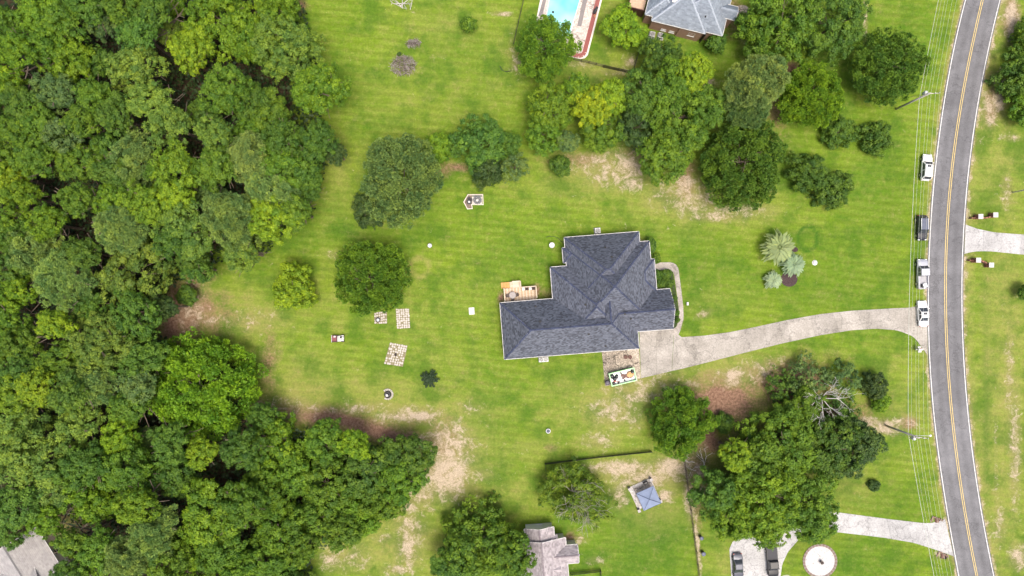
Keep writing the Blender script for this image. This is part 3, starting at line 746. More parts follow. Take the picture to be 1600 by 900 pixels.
# ------------------------------------------------------------------ neighbouring houses
def north_house():
    E = 4.3
    o, loc = house_frame(1060, 42, -13.8, E)
    t = thing('brick_house', 'pinkish brick house with pale blue grey hip roof at top edge of photo', 'house', o, R_(-13.8))
    a = loc(1018.4, 32); b = loc(1101.7, 52.5); c = loc(1147, 23); d = loc(1122.7, 55.8)
    v1 = Vol(a[0], b[0], a[1], a[1]+14, 'hip', E, .62)
    v2 = Vol(b[0]-7, c[0]-1.2, d[1]+.15, d[1]+14, 'hip', E+.02, .62)
    v3 = Vol(b[0]+1.5, c[0]+.3, c[1]-1.1, c[1]+1.4, 'gu', E+.3, .75)
    k0 = loc(1009, 19)
    v4 = Vol(k0[0], k0[0]+6, k0[1]-.4, k0[1]+9, 'hip', E-.02, .62)
    ms = mat('pale_blue_shingle', srgb(138, 147, 158), .88, .14, 1.2, island=.16, spec=.2)
    mc = mat('pale_ridge_cap', srgb(154, 162, 172), .88, .1, 2, spec=.2)
    mw = mat('pink_brick', (.36, .22, .165), .85, .16, 4.0, bump=.2)
    hm = build_roof(t, [v1, v2, v3, v4], ms, mc, WHITE, mw, inset=.22, seed=5, tab=(.5, .24))
    window(t, *(lambda p: (p[0], v1.v0+.10))(loc(1079, 58, 2.2)), 2.4, 1.1, 1.3, 0)
    for px, py in ((1036, 49), (1049, 52)):
        p = loc(px, py, 1.2); window(t, p[0], v1.v0+.22, 1.1, .8, .5, 0)
    # brick offsets of the south wall and the corner between the wings
    p = loc(1066, 56, 1.5); w = MB(); w.box((p[0]+1.0, v1.v0+.16, 2.0), (4.2, .3, 4.0)); w.build('wall_bay', mw, t)
    MB().box((b[0]+.2, v1.v0+.5, 2.1), (.14, 1.4, 4.2)).build('downpipe', mat('dark_bronze', (.03, .025, .022), .5), t)
    p = loc(1103, 25, 6); pp = Vector((p[0], p[1], float(hm(np.array([p[0]]), np.array([p[1]]))[0])))
    MB().lathe([(.14, -.1), (.14, .3), (.09, .32), (.09, .4)], pp, 10).build('roof_vent', mat('black_pipe', (.02,.02,.022)), t)
    p = loc(1057, 0, 7); z = float(hm(np.array([p[0]]), np.array([p[1]]))[0])
    MB().box((p[0], p[1]+.2, z+.1), (1.2, .8, .1), 0, math.atan(.62)).build('skylight', WHITE, t)
    # raised brown timber porch west of the house
    q = loc(985, 6, 2.5); q2 = loc(1009, 12, 2.5)
    dk = mat('brown_porch_wood', (.085, .035, .028), .7, .2, 3); fl = mat('porch_floor', (.45, .32, .22), .8, .2, 3)
    bx = thing('raised_porch', 'dark brown raised porch with tan floor at left of the pale blue roof', 'porch', (W(995, 8, 2).x, W(995, 8, 2).y, 0), R_(-13.8))
    MB().box((0, 1.2, 2.2), (3.0, 4.6, .12)).build('porch_floor', fl, bx)
    for i in range(20):
        MB().box((-1.5+.16*i, -1.1, 1.1), (.14, .05, 2.2)).build('skirt_board', dk, bx)
    for x, y, a_, b_ in ((0, -1.14, 3.2, .14), (-1.55, 1.2, .14, 4.6)):
        MB().box((x, y, 3.15), (a_, b_, .1)).build('handrail', dk, bx); MB().box((x, y, 2.7), (a_, b_*.4, .8)).build('rail_panel', dk, bx)
    for x in (-1.5, 1.5): MB().box((x, -1.05, 1.6), (.16, .16, 3.2)).build('porch_post', dk, bx)
    # stepping path east of the house
    pth = slab_strip('walkway', [(1148,10),(1158,8),(1165,9),(1172,14)], [(1148,23),(1158,22),(1164,20),(1170,24)], 3, concrete('tan_concrete', (.47,.41,.33), (.31,.26,.205), .4), 2, .05, .05)
north_house()
ac_unit(1019.5, 53, R_(-14), 'white topped air conditioner on a pale pad beside pinkish brick wall', None, .48)
ac_unit(1033, 55, R_(-14), 'black air conditioner beside pinkish brick wall, right of the white topped one', None, .5)

def south_house():
    E = 3.1
    o, loc = house_frame(850, 860, 4.6, E)
    t = thing('gabled_house', 'house with grey pink shingle gable roof and cream gable at bottom edge', 'house', o, R_(4.6))
    a = loc(819, 826.5); b = loc(865, 822.5)
    v1 = Vol(a[0], b[0], -13, max(a[1], b[1])-.1, 'gv', E, .42)
    e = loc(883, 835); f = loc(808, 838)
    v2 = Vol(f[0]-.2, e[0], -13.2, e[1]-.6, 'gv', E-.02, .42)
    r0 = loc(902, 850.6); r1 = loc(904.4, 879)
    v3 = Vol(-1, r1[0], r1[1], r0[1], 'gu', E+.03, .55)
    ms = mat('grey_pink_shingle', srgb(164, 156, 158), .9, .18, 1.2, island=.26, spec=.2)
    mc = mat('grey_pink_cap', srgb(120, 112, 116), .9, .14, 2, spec=.2)
    cream = mat('cream_siding', (.55, .53, .47), .7, .06, 2)
    hm = build_roof(t, [v1, v2, v3], ms, mc, WHITE, cream, inset=.25, seed=8, tab=(.5, .24))
    sd = MB()
    hp = E+.42*(v1.u1-v1.u0)/2-.35; y = v1.v1-.22
    for k in range(int(E/.2)): sd.box(((v1.u0+v1.u1)/2, y, .1+.2*k), ((v1.u1-v1.u0)-.5, .03, .19), 0, .06)
    sd.build('siding', cream, t, kind='stuff')
    for px, py in ((865.5, 842), (870.5, 889)):
        p = loc(px, py, E+1); z = float(hm(np.array([p[0]]), np.array([p[1]]))[0])
        m_ = MB(); m_.add([(p[0]-.9, p[1]-.1, z+.42), (p[0]+.75, p[1]+.35, z-.28), (p[0]+.75, p[1]-.75, z-.25), (p[0]+.75, p[1]-.1, z+.3), (p[0]-.7, p[1]+.3, z+.2), (p[0]-.7, p[1]-.6, z+.2)],
                          [(0, 4, 1, 3), (0, 3, 2, 5), (3, 1, 2), (0, 5, 4)])
        m_.build('roof_vent', ms, t)
    window(t, (v1.u0+v1.u1)/2, v1.v1-.25, 1.5, 1.2, 1.3, math.pi)
    return t
south_house()

def west_house():
    E = 3.0
    o, loc = house_frame(40, 880, 0, E)
    t = thing('grey_roofed_house', 'house with plain light grey gable roof half under the trees, bottom left corner', 'house', o, R_(32))
    ms = mat('light_grey_shingle', srgb(168, 164, 162), .9, .12, .8, island=.12, spec=.2)
    mc = mat('dark_valley', srgb(110, 108, 108), .9, .1, 2, spec=.2)
    cream = mat('cream_siding', (.55, .53, .47), .7, .06, 2)
    v1 = Vol(-5.5, 5.2, -9, 4.6, 'gv', E, .4); v2 = Vol(-9.5, 2, -8.5, 1.8, 'gu', E-.02, .4)
    build_roof(t, [v1, v2], ms, mc, WHITE, cream, inset=.3, seed=9, tab=(.5, .26))
    window(t, 5.2-.3, -1, 1.5, 1.2, 1.3, math.pi/2)
west_house()

# ------------------------------------------------------------------ swimming pool
def pool():
    deckm = concrete('pool_concrete', (.56, .49, .44), (.44, .38, .34), .3)
    brick = mat('pool_brick', (.26, .085, .075), .85, .2, 4.0, bump=.2); curb = mat('pale_curb', (.60, .55, .50), .85, .1, 2)
    grey = mat('grey_deck_strip', (.20, .18, .175), .9, .14, 1.0)
    lm = concrete('pool_concrete', (.56, .49, .44), (.44, .38, .34), .3)
    t = thing('swimming_pool', 'turquoise swimming pool in a pale deck with red brick border', 'pool', (*W(885, 20)[:2], 0))
    bx, by, _ = W(885, 20)
    L = lambda px, py: (W(px, py).x-bx, W(px, py).y-by)
    O = [(852, -40), (835.5, 42), (834, 62), (838, 75), (893, 89.5), (906, 92.6), (914, 91), (918.5, 86), (940.6, 0), (950, -40)]
    MB().prism([L(*p) for p in O], -.15, .10).build('curb', curb, t)
    I = [(855, -40), (838.5, 42), (838, 60), (842, 73), (893, 87), (905, 90), (912, 88.5), (916, 84), (937.6, 0), (947, -40)]
    # red brick border, individual course units
    P = resample([(841,72),(893,85),(904,87.5),(910,86.2),(913.2,82),(934.2,0),(944,-40)], 120)
    sh = {}
    for i in range(len(P)-1):
        a, b = Vector(L(*P[i])), Vector(L(*P[i+1])); c = (a+b)/2; d = b-a
        k = i % 2
        if k not in sh:
            ob = MB().box((0, 0, 0), (d.length*.94, .82, .06)).build('brick', brick, t); sh[k] = ob.data
        else: ob = bpy.data.objects.new('brick', sh[k]); COL.objects.link(ob); ob.parent = t
        ob.location = (c.x, c.y, .10+.004*(i % 3)); ob.rotation_euler = (0, 0, math.atan2(d.y, d.x))
    D = [(855.5, -40), (839, 41), (838.6, 60), (842.5, 69.5), (893, 82), (902, 84.3), (907.5, 83), (910, 79.5), (931.2, 0), (941, -40)]
    MB().prism([L(*p) for p in D], -.1, .125).build('pool_deck', deckm, t)
    wt = bpy.data.materials.new('pool_water'); wt.use_nodes = True
    b = wt.node_tree.nodes['Principled BSDF']; nt = wt.node_tree
    tc = nt.nodes.new('ShaderNodeTexCoord'); nz = nt.nodes.new('ShaderNodeTexNoise'); nz.inputs['Scale'].default_value = .12; nz.inputs['Detail'].default_value = 3
    nt.links.new(tc.outputs['Object'], nz.inputs['Vector'])
    mx = nt.nodes.new('ShaderNodeMix'); mx.data_type = 'RGBA'; mx.inputs['A'].default_value = (.10, .52, .56, 1); mx.inputs['B'].default_value = (.34, .70, .70, 1)
    mr = nt.nodes.new('ShaderNodeMapRange'); mr.inputs['From Min'].default_value = .35; mr.inputs['From Max'].default_value = .6
    nt.links.new(nz.outputs['Fac'], mr.inputs['Value']); nt.links.new(mr.outputs[0], mx.inputs['Factor']); nt.links.new(mx.outputs['Result'], b.inputs['Base Color'])
    b.inputs['Roughness'].default_value = .06; b.inputs['IOR'].default_value = 1.33
    n2 = nt.nodes.new('ShaderNodeTexNoise'); n2.inputs['Scale'].default_value = 2.5; nt.links.new(tc.outputs['Object'], n2.inputs['Vector'])
    bp = nt.nodes.new('ShaderNodeBump'); bp.inputs['Strength'].default_value = .15; bp.inputs['Distance'].default_value = .05
    nt.links.new(n2.outputs['Fac'], bp.inputs['Height']); nt.links.new(bp.outputs['Normal'], b.inputs['Normal'])
    P_ = [(865, -40), (853.5, 30), (851, 52), (890, 60), (893.5, 41), (905.6, 0), (914, -40)]
    cp = [(863.6, -40), (852, 30), (849.4, 53.3), (891, 61.6), (894.9, 41.5), (907, 0), (915.5, -40)]
    MB().prism([L(*p) for p in cp], 0, .165).build('coping', curb, t)
    MB().prism([L(*p) for p in P_], .05, .175).build('water', wt, t)
    MB().box((*L(864, 19.5), .18), (.42, .42, .03), R_(-12)).build('drain', mat('drain_dark', (.02, .03, .035), .5), t)
    for q in ([(848.5,-1),(853.6,-1),(847.3,26),(841,25.6)], [(911,-1),(917.6,-1),(908.2,42),(901.6,41)]):
        q = [(q[0][0]+9, q[0][1]-38), (q[1][0]+9, q[1][1]-38), q[1], q[2], q[3], q[0]]
        MB().prism([L(*p) for p in q], .05, .15).build('grey_strip', grey, t)
    dk = mat('grill_black', (.02, .02, .022), .45)
    p = W(930, 17, .9)
    g = thing('barbecue_grill', 'small black grill on the red brick border beside the pool', 'grill', (p.x, p.y, .13), R_(60))
    MB().box((0, 0, .62), (.95, .6, .35)).build('firebox', dk, g, bevel=.05); MB().lathe([(.32, 0), (.30, .12), (.2, .2), (.02, .24)], (0, 0, .8), 14).build('lid', dk, g)
    MB().box((.65, 0, .75), (.5, .45, .04)).build('side_shelf', dk, g)
    for x in (-.4, .4):
        for y in (-.24, .24): MB().box((x, y, .24), (.05, .05, .48)).build('leg', dk, g)
    p = W(929.3, 25.3, .3)
    f = thing('flower_pot', 'small terracotta pot on the brick border below the black grill', 'flower pot', (p.x, p.y, .13))
    MB().lathe([(.15, 0), (.22, .3), (.25, .3), (.25, .36), (.2, .36), (.19, .3)], n=14).build('pot', mat('terracotta', (.50, .24, .13), .8), f)
    MB().lathe([(.19, .27), (.1, .31), (.02, .32)], n=10).build('soil', mat('potting_soil', (.05, .035, .03)), f)
    p = W(849.5, 16.5, .5)
    h = thing('pool_handrail', 'thin white handrail at the left edge of the pool', 'handrail', (p.x, p.y, .12), R_(-12))
    for y in (-.25, .25): MB().tube([(-.3, y, 0), (-.28, y, .7), (0, y, .85), (.35, y, .6), (.45, y, .1)], .03, n=6).build('rail', WHITE, h, smooth=True)
pool()

# ------------------------------------------------------------------ fences
FB = mat('black_fence', (.018, .017, .017), .55, .2, 3)
FR = mat('wood_post', (.10, .075, .055), .85, .2, 5)
def fence(label, pts, h=1.3, m=FB, gap=.07, w=.09, post=2.4, group='black yard fences', name='yard_fence', pick=True, wire=False):
    P = [W(*p) for p in pts]; c = P[0]
    t = thing(name, label, 'fence', (c.x, c.y, 0), 0, group)
    pk = MB(); first = True; pm = None
    for a, b in zip(P[:-1], P[1:]):
        a, b = a-c, b-c; L = (b-a).length; ang = math.atan2(b.y-a.y, b.x-a.x); n = max(1, round(L/post))
        for i in range(n+(b is P[-1]-c)+1 if False else n+1):
            if i == 0 and not first: continue
            q = a.lerp(b, i/n)
            if pm is None:
                o = MB().box((0, 0, (h+.1)/2), (.10, .10, h+.1)).build('post', m, t); pm = o.data
            else: o = bpy.data.objects.new('post', pm); COL.objects.link(o); o.parent = t
            o.location = (q.x, q.y, 0); o.rotation_euler = (0, 0, ang)
        first = False
        mid = (a+b)/2
        for z in (.25, h-.12): MB().box((mid.x, mid.y, z), (L, .04, .06), ang).build('rail', m, t)
        if pick:
            k = int(L/(w+gap))
            for i in range(k):
                q = a.lerp(b, (i+.5)/k); pk.box((q.x, q.y, h/2+.03), (w, .02, h-.06), ang)
        if wire:
            for i in range(6): 
                z = .15+i*(h-.2)/5; pk.tube([a+Vector((0,0,z)), b+Vector((0,0,z))], .012, n=3)
            k = int(L/.3)
            for i in range(k): 
                q = a.lerp(b, (i+.5)/k); pk.box((q.x, q.y, h/2), (.015, .015, h), ang)
    if pk.v: pk.build('pickets' if pick else 'wire_mesh', m, t, kind='stuff')
    return t
fence('black fence along the south lawn above the bare limbed tree', [(854,746),(851.5,723.5),(935,713),(1017,704.5)], gap=.02, w=.12, h=1.2)
fence('thin dark fence running down the left of the big oaks to the bottom edge', [(1067.5,712),(1078.5,795),(1092,902),(1100,980)], pick=False, wire=True, m=FR)
fence('black fence corner enclosing the small lawn beside the grey pink roof', [(891,894.5),(938,889.5),(941,960)], gap=.05)
fence('solid black fence corner right of the swimming pool', [(943,105.6),(987.5,115.5),(1005.5,55)], gap=.03, h=1.5)
fence('wire fence with wooden posts between pool corner and black fence', [(896,93.5),(920,99),(942,104.8)], m=FR, pick=False, wire=True, post=1.6)
fence('thin dark fence along the lawn left of the swimming pool', [(830,-45),(818.5,0),(802,71)], m=mat('old_fence', (.06, .055, .035), .8, .2, 4), pick=False, wire=True)

# ------------------------------------------------------------------ backyard canopy on a slab
def canopy():
    c = W(1006.5, 771.5)
    t = thing('garden_canopy', 'square blue canopy over a white patio slab in bottom yard', 'canopy', (c.x, c.y, 0), R_(24))
    white = concrete('white_slab', (.62, .59, .56), (.48, .44, .40), .6); gp = mat('grey_stone_post', (.21, .19, .185), .85, .25, 6, bump=.3)
    S = 2.32
    for x, y, a, b in ((0, S-.28, 4.64, .56), (0, -S+.28, 4.64, .56), (-S+.42, 0, .84, 3.5), (S-.28, 0, .56, 3.5)):
        MB().box((x, y, .08), (a, b, .16)).build('slab_edge', white, t)
    MB().box((.15, 0, .06), (3.3, 3.5, .12)).build('slab_floor', concrete('tan_concrete', (.47,.41,.33), (.31,.26,.205), .4), t)
    for x in (-1, 1):
        for y in (-1, 1): MB().box((x*(S-.1), y*(S-.1), .55), (.46, .46, 1.1)).build('corner_pillar', gp, t, bevel=.03); MB().box((x*(S-.1), y*(S-.1), 1.13), (.54, .54, .07)).build('pillar_cap', mat('grey_cap', (.36, .34, .33), .8), t)
    h = 1.78; z0, z1 = 2.35, 2.9
    ox, oy = .30, -.30
    blue = mat('blue_canvas', (.165, .205, .30), .7, .12, 1.4, bump=.3); seam = mat('dark_seam', (.02, .03, .07), .7)
    C = [(-h, -h), (h, -h), (h, h), (-h, h)]
    for i in range(4):
        a, b = C[i], C[(i+1) % 4]; g = MB(); n = 6
        vs = []
        for j in range(n+1):
            for k in range(n+1):
                s = j/n; r = 1-k/n
                x = (a[0]+(b[0]-a[0])*s)*r; y = (a[1]+(b[1]-a[1])*s)*r
                z = z0+(z1-z0)*(1-r) - .10*math.sin(math.pi*s)*math.sin(math.pi*r) - (.12*math.sin(math.pi*s)*r if k == 0 else 0)*.5
                vs.append((x+ox, y+oy, z))
        fs = [(j*(n+1)+k, (j+1)*(n+1)+k, (j+1)*(n+1)+k+1, j*(n+1)+k+1) for j in range(n) for k in range(n)]
        g.add(vs, fs); g.build('canopy_panel', blue, t, smooth=True)
        MB().tube([(a[0]+ox, a[1]+oy, z0+.02), (a[0]*.5+ox, a[1]*.5+oy, (z0+z1)/2+.03), (ox, oy, z1+.03)], .045 if i % 2 else .02, n=5).build('canopy_rib', seam, t)
        MB().tube([(a[0]*.97+ox, a[1]*.97+oy, .12), (a[0]*.97+ox, a[1]*.97+oy, z0)], .04, n=8).build('canopy_post', seam, t)
        m_ = ((a[0]+b[0])/2+ox, (a[1]+b[1])/2+oy, z0-.06); L = 2*h
        MB().box(m_, (L, .05, .06), 0 if i % 2 == 0 else math.pi/2).build('canopy_rail', seam, t)
    p = W(1008.8, 754.5, .8)
    g = thing('barbecue_grill', 'black grill at the upper edge of the blue canopy', 'grill', (p.x, p.y, .12), R_(30))
    dk = mat('grill_black', (.02, .02, .022), .45)
    MB().box((0, 0, .6), (.9, .55, .35)).build('firebox', dk, g, bevel=.05); MB().box((0, 0, .87), (.85, .5, .2), taper=.8).build('lid', dk, g, bevel=.06)
    for x in (-.38, .38):
        for y in (-.2, .2): MB().box((x, y, .22), (.05, .05, .44)).build('leg', dk, g)
canopy()

# ------------------------------------------------------------------ utility poles, lamps and wires
POLE = mat('pole_wood', (.40, .37, .34), .85, .3, 3, bump=.3); GALV = mat('galvanised', (.55, .56, .57), .45, .1, 4, metallic=.2)
PORC = mat('grey_porcelain', (.62, .62, .62), .3)
def pole(base_px, top_px, label, lamp=False, arm_deg=4):
    b = W(*base_px); H = 10.6
    t = thing('utility_pole', label, 'utility pole', (b.x, b.y, 0), 0, 'utility poles beside the road')
    MB().tube([(0, 0, 0), (0, 0, H)], .21, .15, 10).build('pole', POLE, t, smooth=True)
    a = R_(arm_deg)
    ca, sa = math.cos(a), math.sin(a)
    MB().box((.55*ca, .55*sa, H-.35), (2.5, .11, .13), a).build('crossarm', POLE, t)
    ends = []
    for k, x in enumerate((-.35, .15, .95, 1.7)):
        z = H-.28
        MB().lathe([(.03, 0), (.03, .14), (.10, .15), (.06, .22), (.10, .23), (.05, .33)], (x*ca, x*sa, z), 8).build('insulator', PORC, t, smooth=True)
        ends.append(Vector((b.x+x*ca, b.y+x*sa, z+.33)))
    MB().lathe([(.01, 0), (.28, .02), (.28, .95), (.26, 1.0), (.05, 1.06)], (-.12+.38*math.sin(a)-.1, -.38 if lamp else .38, H-1.7), 14).build('transformer', GALV, t, smooth=True)
    MB().box((-.12, -.2 if lamp else .2, H-1.2), (.1, .35, .1)).build('bracket', GALV, t)
    if lamp:
        ar = MB().tube([(0, .1, H-1.5), (1.0, .15, H-.9), (2.3, .18, H-.75)], .045, .035, 7).build('lamp_arm', GALV, t, smooth=True)
        MB().lathe([(.05, 0), (.22, .03), (.2, .1), (.05, .15)], (2.55, .18, H-.86), 12).build('lamp_head', mat('lamp_white', (.7, .7, .68), .4), t, smooth=True)
    ends.append(Vector((b.x+.17, b.y, 7.2)))
    ends.append(Vector((b.x+.17, b.y, 8.2)))
    return t, ends
p1, e1 = pole((1400, 170.3), None, 'upper utility pole leaning bare on the lawn between the round shrubs and the road', arm_deg=3)
p2, e2 = pole((1383.6, 664.8), None, 'lower utility pole with street lamp arm beside the straw patch', True, -6)
p0, e0 = pole((1510, -330), None, 'utility pole beside the road beyond the top edge', arm_deg=-20)
p3, e3 = pole((1490, 1190), None, 'utility pole beside the road beyond the bottom edge', arm_deg=14)
WIRE = mat('bare_wire', (.50, .52, .46), .5, .05, 1)
names = ['power_line']*4+['telephone_cable', 'power_line']
wl = ['power wire on the leftmost crossarm insulator', 'power wire on the second crossarm insulator', 'power wire on the third crossarm insulator', 'power wire on the outermost crossarm insulator',
      'thick pale cable strung low on the pole, leftmost of the wires', 'neutral wire strung between the cable and the crossarm']
for (ea, eb, where) in ((e0, e1, 'above the upper pole'), (e1, e2, 'between the two poles'), (e2, e3, 'below the lower pole')):
    for k in range(6):
        a, b = ea[k], eb[k]; n = 24; sag = (1.5 if k < 4 else 1.1)
        pts = [a.lerp(b, i/n) - Vector((0, 0, sag*4*(i/n)*(1-i/n))) for i in range(n+1)]
        o = MB().tube([q-a for q in pts], .034 if k == 4 else (.013 if k < 4 else .013), n=5).build(names[k], WIRE, loc=a)
        tag(o, wl[k]+', '+where, 'wire', 'overhead wires along the road')
def guy(px, a, label):
    g = W(*px); o = MB().tube([(0, 0, 0), a-g], .02, n=4).build('guy_wire', WIRE, loc=g); tag(o, label, 'wire')
guy((1404, 154), Vector((e1[0].x+.2, e1[0].y, 9.6)), 'thin stay wire running left from the upper utility pole')
guy((1391, 678), Vector((e2[0].x+.2, e2[0].y, 9.4)), 'thin stay wire running left from the lower utility pole')
b = W(1582, 300.5)
t = thing('lamp_post', 'plain grey lamp post at the right edge of the photo', 'lamp post', (b.x, b.y, 0))
MB().tube([(0, 0, 0), (0, 0, 8)], .14, .1, 10).build('pole', GALV, t, smooth=True); MB().tube([(0, 0, 7.9), (-.6, 0, 8.3), (-1.2, 0, 8.3)], .05, n=6).build('lamp_arm', GALV, t)
MB().box((-1.4, 0, 8.27), (.6, .25, .12)).build('lamp_head', GALV, t)

# ------------------------------------------------------------------ cars
TYRE = mat('tyre_rubber', (.02, .02, .02), .8); RIM = mat('alloy_rim', (.5, .5, .52), .3, .05, 2, metallic=.8); CGLASS = mat('car_glass', (.035, .04, .05), .08, .2, 1.5, spec=.7)
HEADL = mat('headlamp_lens', (.7, .72, .74), .1); TAILL = mat('tail_lens', (.25, .01, .01), .2); BLKP = mat('black_plastic', (.02, .02, .022), .5)
def paint(name, c, metallic=0.0): return mat(name, c, .38, .03, .5, metallic=metallic, coat=.15)
def car(label, px, py, deg, kind, pm, L=4.8, wd=1.86, roof=None, rails=False, sunroof=False, roofm=None, group=None, name='parked_car', cat='car'):
    p = W(px, py, .7); t = thing(name, label, cat, (p.x, p.y, 0), R_(deg), group)
    hw = wd/2; h = L/2
    tall = kind in ('suv', 'pickup')
    zb = 1.0 if kind == 'suv' else (1.08 if kind == 'pickup' else .88)
    zr = roof or {'suv': 1.7, 'sedan': 1.44, 'pickup': 1.88}[kind]
    zl = .28 if not tall else .36
    if kind == 'sedan': st = [(-h,.70,.62),(-h+.1,.86,.80),(-h+.45,.96,.93),(-h+1.2,1,.97),(0,1,.92),(h-1.6,1,.92),(h-.7,.97,.82),(h-.25,.88,.70),(h-.05,.72,.58)]
    elif kind == 'suv': st = [(-h,.78,.80),(-h+.08,.9,1.02),(-h+.5,.98,1.08),(0,1,1.04),(h-1.5,1,1.05),(h-.7,.98,.98),(h-.2,.9,.85),(h-.02,.76,.68)]
    else: st = [(-.25,1,1.12),(h-1.7,1,1.14),(h-.7,.99,1.10),(h-.2,.95,1.02),(h,.88,.85)]
    body = MB(); vs = []; fs = []; m = 11
    for y, f, zt in st:
        w = hw*f; zt0 = zt
        for x, z in ((-.86,zl),(-.98,zl+.15),(-1,(zl+zt)/2),(-.985,zt-.14),(-.90,zt-.03),(0,zt+.02),(.90,zt-.03),(.985,zt-.14),(1,(zl+zt)/2),(.98,zl+.15),(.86,zl)):
            vs.append((x*w, y, z))
    n = len(st)
    for i in range(n-1):
        for k in range(m): fs.append((i*m+k, i*m+(k+1) % m, (i+1)*m+(k+1) % m, (i+1)*m+k))
    fs += [tuple(range(m)), tuple(range((n-1)*m, n*m))[::-1]]
    body.add(vs, fs)
    # cabin
    if kind == 'sedan': c = dict(y0=-h+.85, y1=-h+1.75, y2=.35, y3=1.18, w0=.93, w1=.74)
    elif kind == 'suv': c = dict(y0=-h+.12, y1=-h+.62, y2=.42, y3=1.15, w0=.95, w1=.76)
    else: c = dict(y0=-.45, y1=-.30, y2=1.0, y3=1.62, w0=.95, w1=.80)
    zc = zb-.06
    b0 = [(-hw*c['w0'], c['y0'], zc), (hw*c['w0'], c['y0'], zc), (hw*c['w0'], c['y3'], zc), (-hw*c['w0'], c['y3'], zc)]
    b1 = [(-hw*c['w1'], c['y1'], zr-.04), (hw*c['w1'], c['y1'], zr-.04), (hw*c['w1'], c['y2'], zr-.04), (-hw*c['w1'], c['y2'], zr-.04)]
    body.add(b0+b1, [(4,5,6,7),(0,1,5,4),(1,2,6,5),(2,3,7,6),(3,0,4,7)])
    bo = body.build('body', pm, t, smooth=True)
    md = bo.modifiers.new('edge', 'EDGE_SPLIT'); md.split_angle = R_(35)
    rf = MB(); ym = (c['y1']+c['y2'])/2; ly = (c['y2']-c['y1'])
    rf.box((0, ym, zr-.01), (hw*2*c['w1']-.02, ly-.02, .06), taper=.9)
    rf.build('roof_panel', roofm or pm, t, bevel=.03)
    def panel(nm, q, ins, out, m_=CGLASS):
        q = [Vector(v) for v in q]; ce = sum(q, Vector())/4; nrm = (q[1]-q[0]).cross(q[3]-q[0]).normalized()
        if nrm.dot(ce-Vector((0, ym, .8))) < 0: nrm = -nrm
        g = MB(); a = [ce+(v-ce)*ins+nrm*out for v in q]; bq = [v-nrm*(out+.02) for v in a]
        g.add(a+bq, [(0,1,2,3),(0,1,5,4),(1,2,6,5),(2,3,7,6),(3,0,4,7)]); return g.build(nm, m_, t)
    panel('windscreen', [b0[3], b0[2], b1[2], b1[3]], .90, .012)
    panel('rear_window', [b0[0], b0[1], b1[1], b1[0]], .86, .012)
    panel('side_window', [b0[0], b0[3], b1[3], b1[0]], .86, .012); panel('side_window', [b0[1], b0[2], b1[2], b1[1]], .86, .012)
    for sx in (-1, 1):
        panel_y = c['y2']-ly*.48
        MB().box((sx*hw*(c['w0']+c['w1'])/2, panel_y, (zc+zr)/2), (.05, .1, zr-zc-.08), 0, 0, -sx*math.atan(hw*(c['w0']-c['w1'])/(zr-zc))).build('pillar', pm if not roofm else BLKP, t)
        MB().box((sx*(hw+.11), c['y3']-.25, zb+.08), (.20, .12, .15)).build('mirror', pm, t, bevel=.03)
        MB().box((sx*hw*.68, st[-1][0]-.10, st[-2][2]-.12 if kind != 'pickup' else .86), (.34, .2, .13)).build('headlight', HEADL, t, bevel=.03)
        MB().box((sx*hw*.78, -h+.06, .84 if kind != 'sedan' else .72), (.26, .12, .16)).build('taillight', TAILL, t, bevel=.02)
        for y in (-h+.95, h-.92):
            r = .34 if not tall else .40
            w = MB(); w.lathe([(r*.62, -.11), (r*.94, -.11), (r, -.06), (r, .06), (r*.94, .11), (r*.62, .11)], n=18)
            M = Matrix.Translation((sx*(hw-.06), y, r)) @ Matrix.Rotation(math.pi/2, 4, 'Y'); w.v = [tuple(M @ Vector(v)) for v in w.v]
            wo = w.build('wheel', TYRE, t, smooth=False)
            q = MB(); q.lathe([(.02, -.02), (r*.2, .03), (r*.55, 0), (r*.63, .04)], n=10); M = Matrix.Translation((sx*(hw+.035), y, r)) @ Matrix.Rotation(sx*math.pi/2, 4, 'Y'); q.v = [tuple(M @ Vector(v)) for v in q.v]
            q.build('rim', RIM, wo)
            MB().tube([(sx*(hw-.005), y+math.cos(a_)*(r+.05), max(.1, r+math.sin(a_)*(r+.05))) for a_ in [math.pi*k/8 for k in range(9)]], .035, n=5).build('wheel_arch', BLKP, t)
    if rails:
        for sx in (-1, 1): MB().box((sx*hw*(c['w1']-.06), ym, zr+.05), (.07, ly*.95, .05)).build('roof_rail', mat('silver_rail', (.62, .63, .65), .3, .05, 2, metallic=.5), t)
    if sunroof: MB().box((.06*0, c['y2']-.32, zr+.024), (.75, .42, .02)).build('sunroof', CGLASS, t)
    if kind == 'suv' and not roofm:
        for dy in (-.1, -.75): MB().box((0, ym+dy+.2, zr+.028), (hw*2*c['w1']-.2, .04, .02)).build('roof_bar', mat('rail_grey', (.35, .35, .36), .4), t)
    MB().box((0, h-.02 if kind != 'pickup' else h+.02, .50), (wd*.78, .10, .22)).build('front_bumper', pm if kind != 'pickup' else BLKP, t, bevel=.04)
    MB().box((0, -h+.0, .52), (wd*.80, .10, .22)).build('rear_bumper', pm if kind != 'pickup' else GALV, t, bevel=.04)
    MB().box((0, h-.0, .68), (wd*.42, .06, .12)).build('grille', BLKP, t)
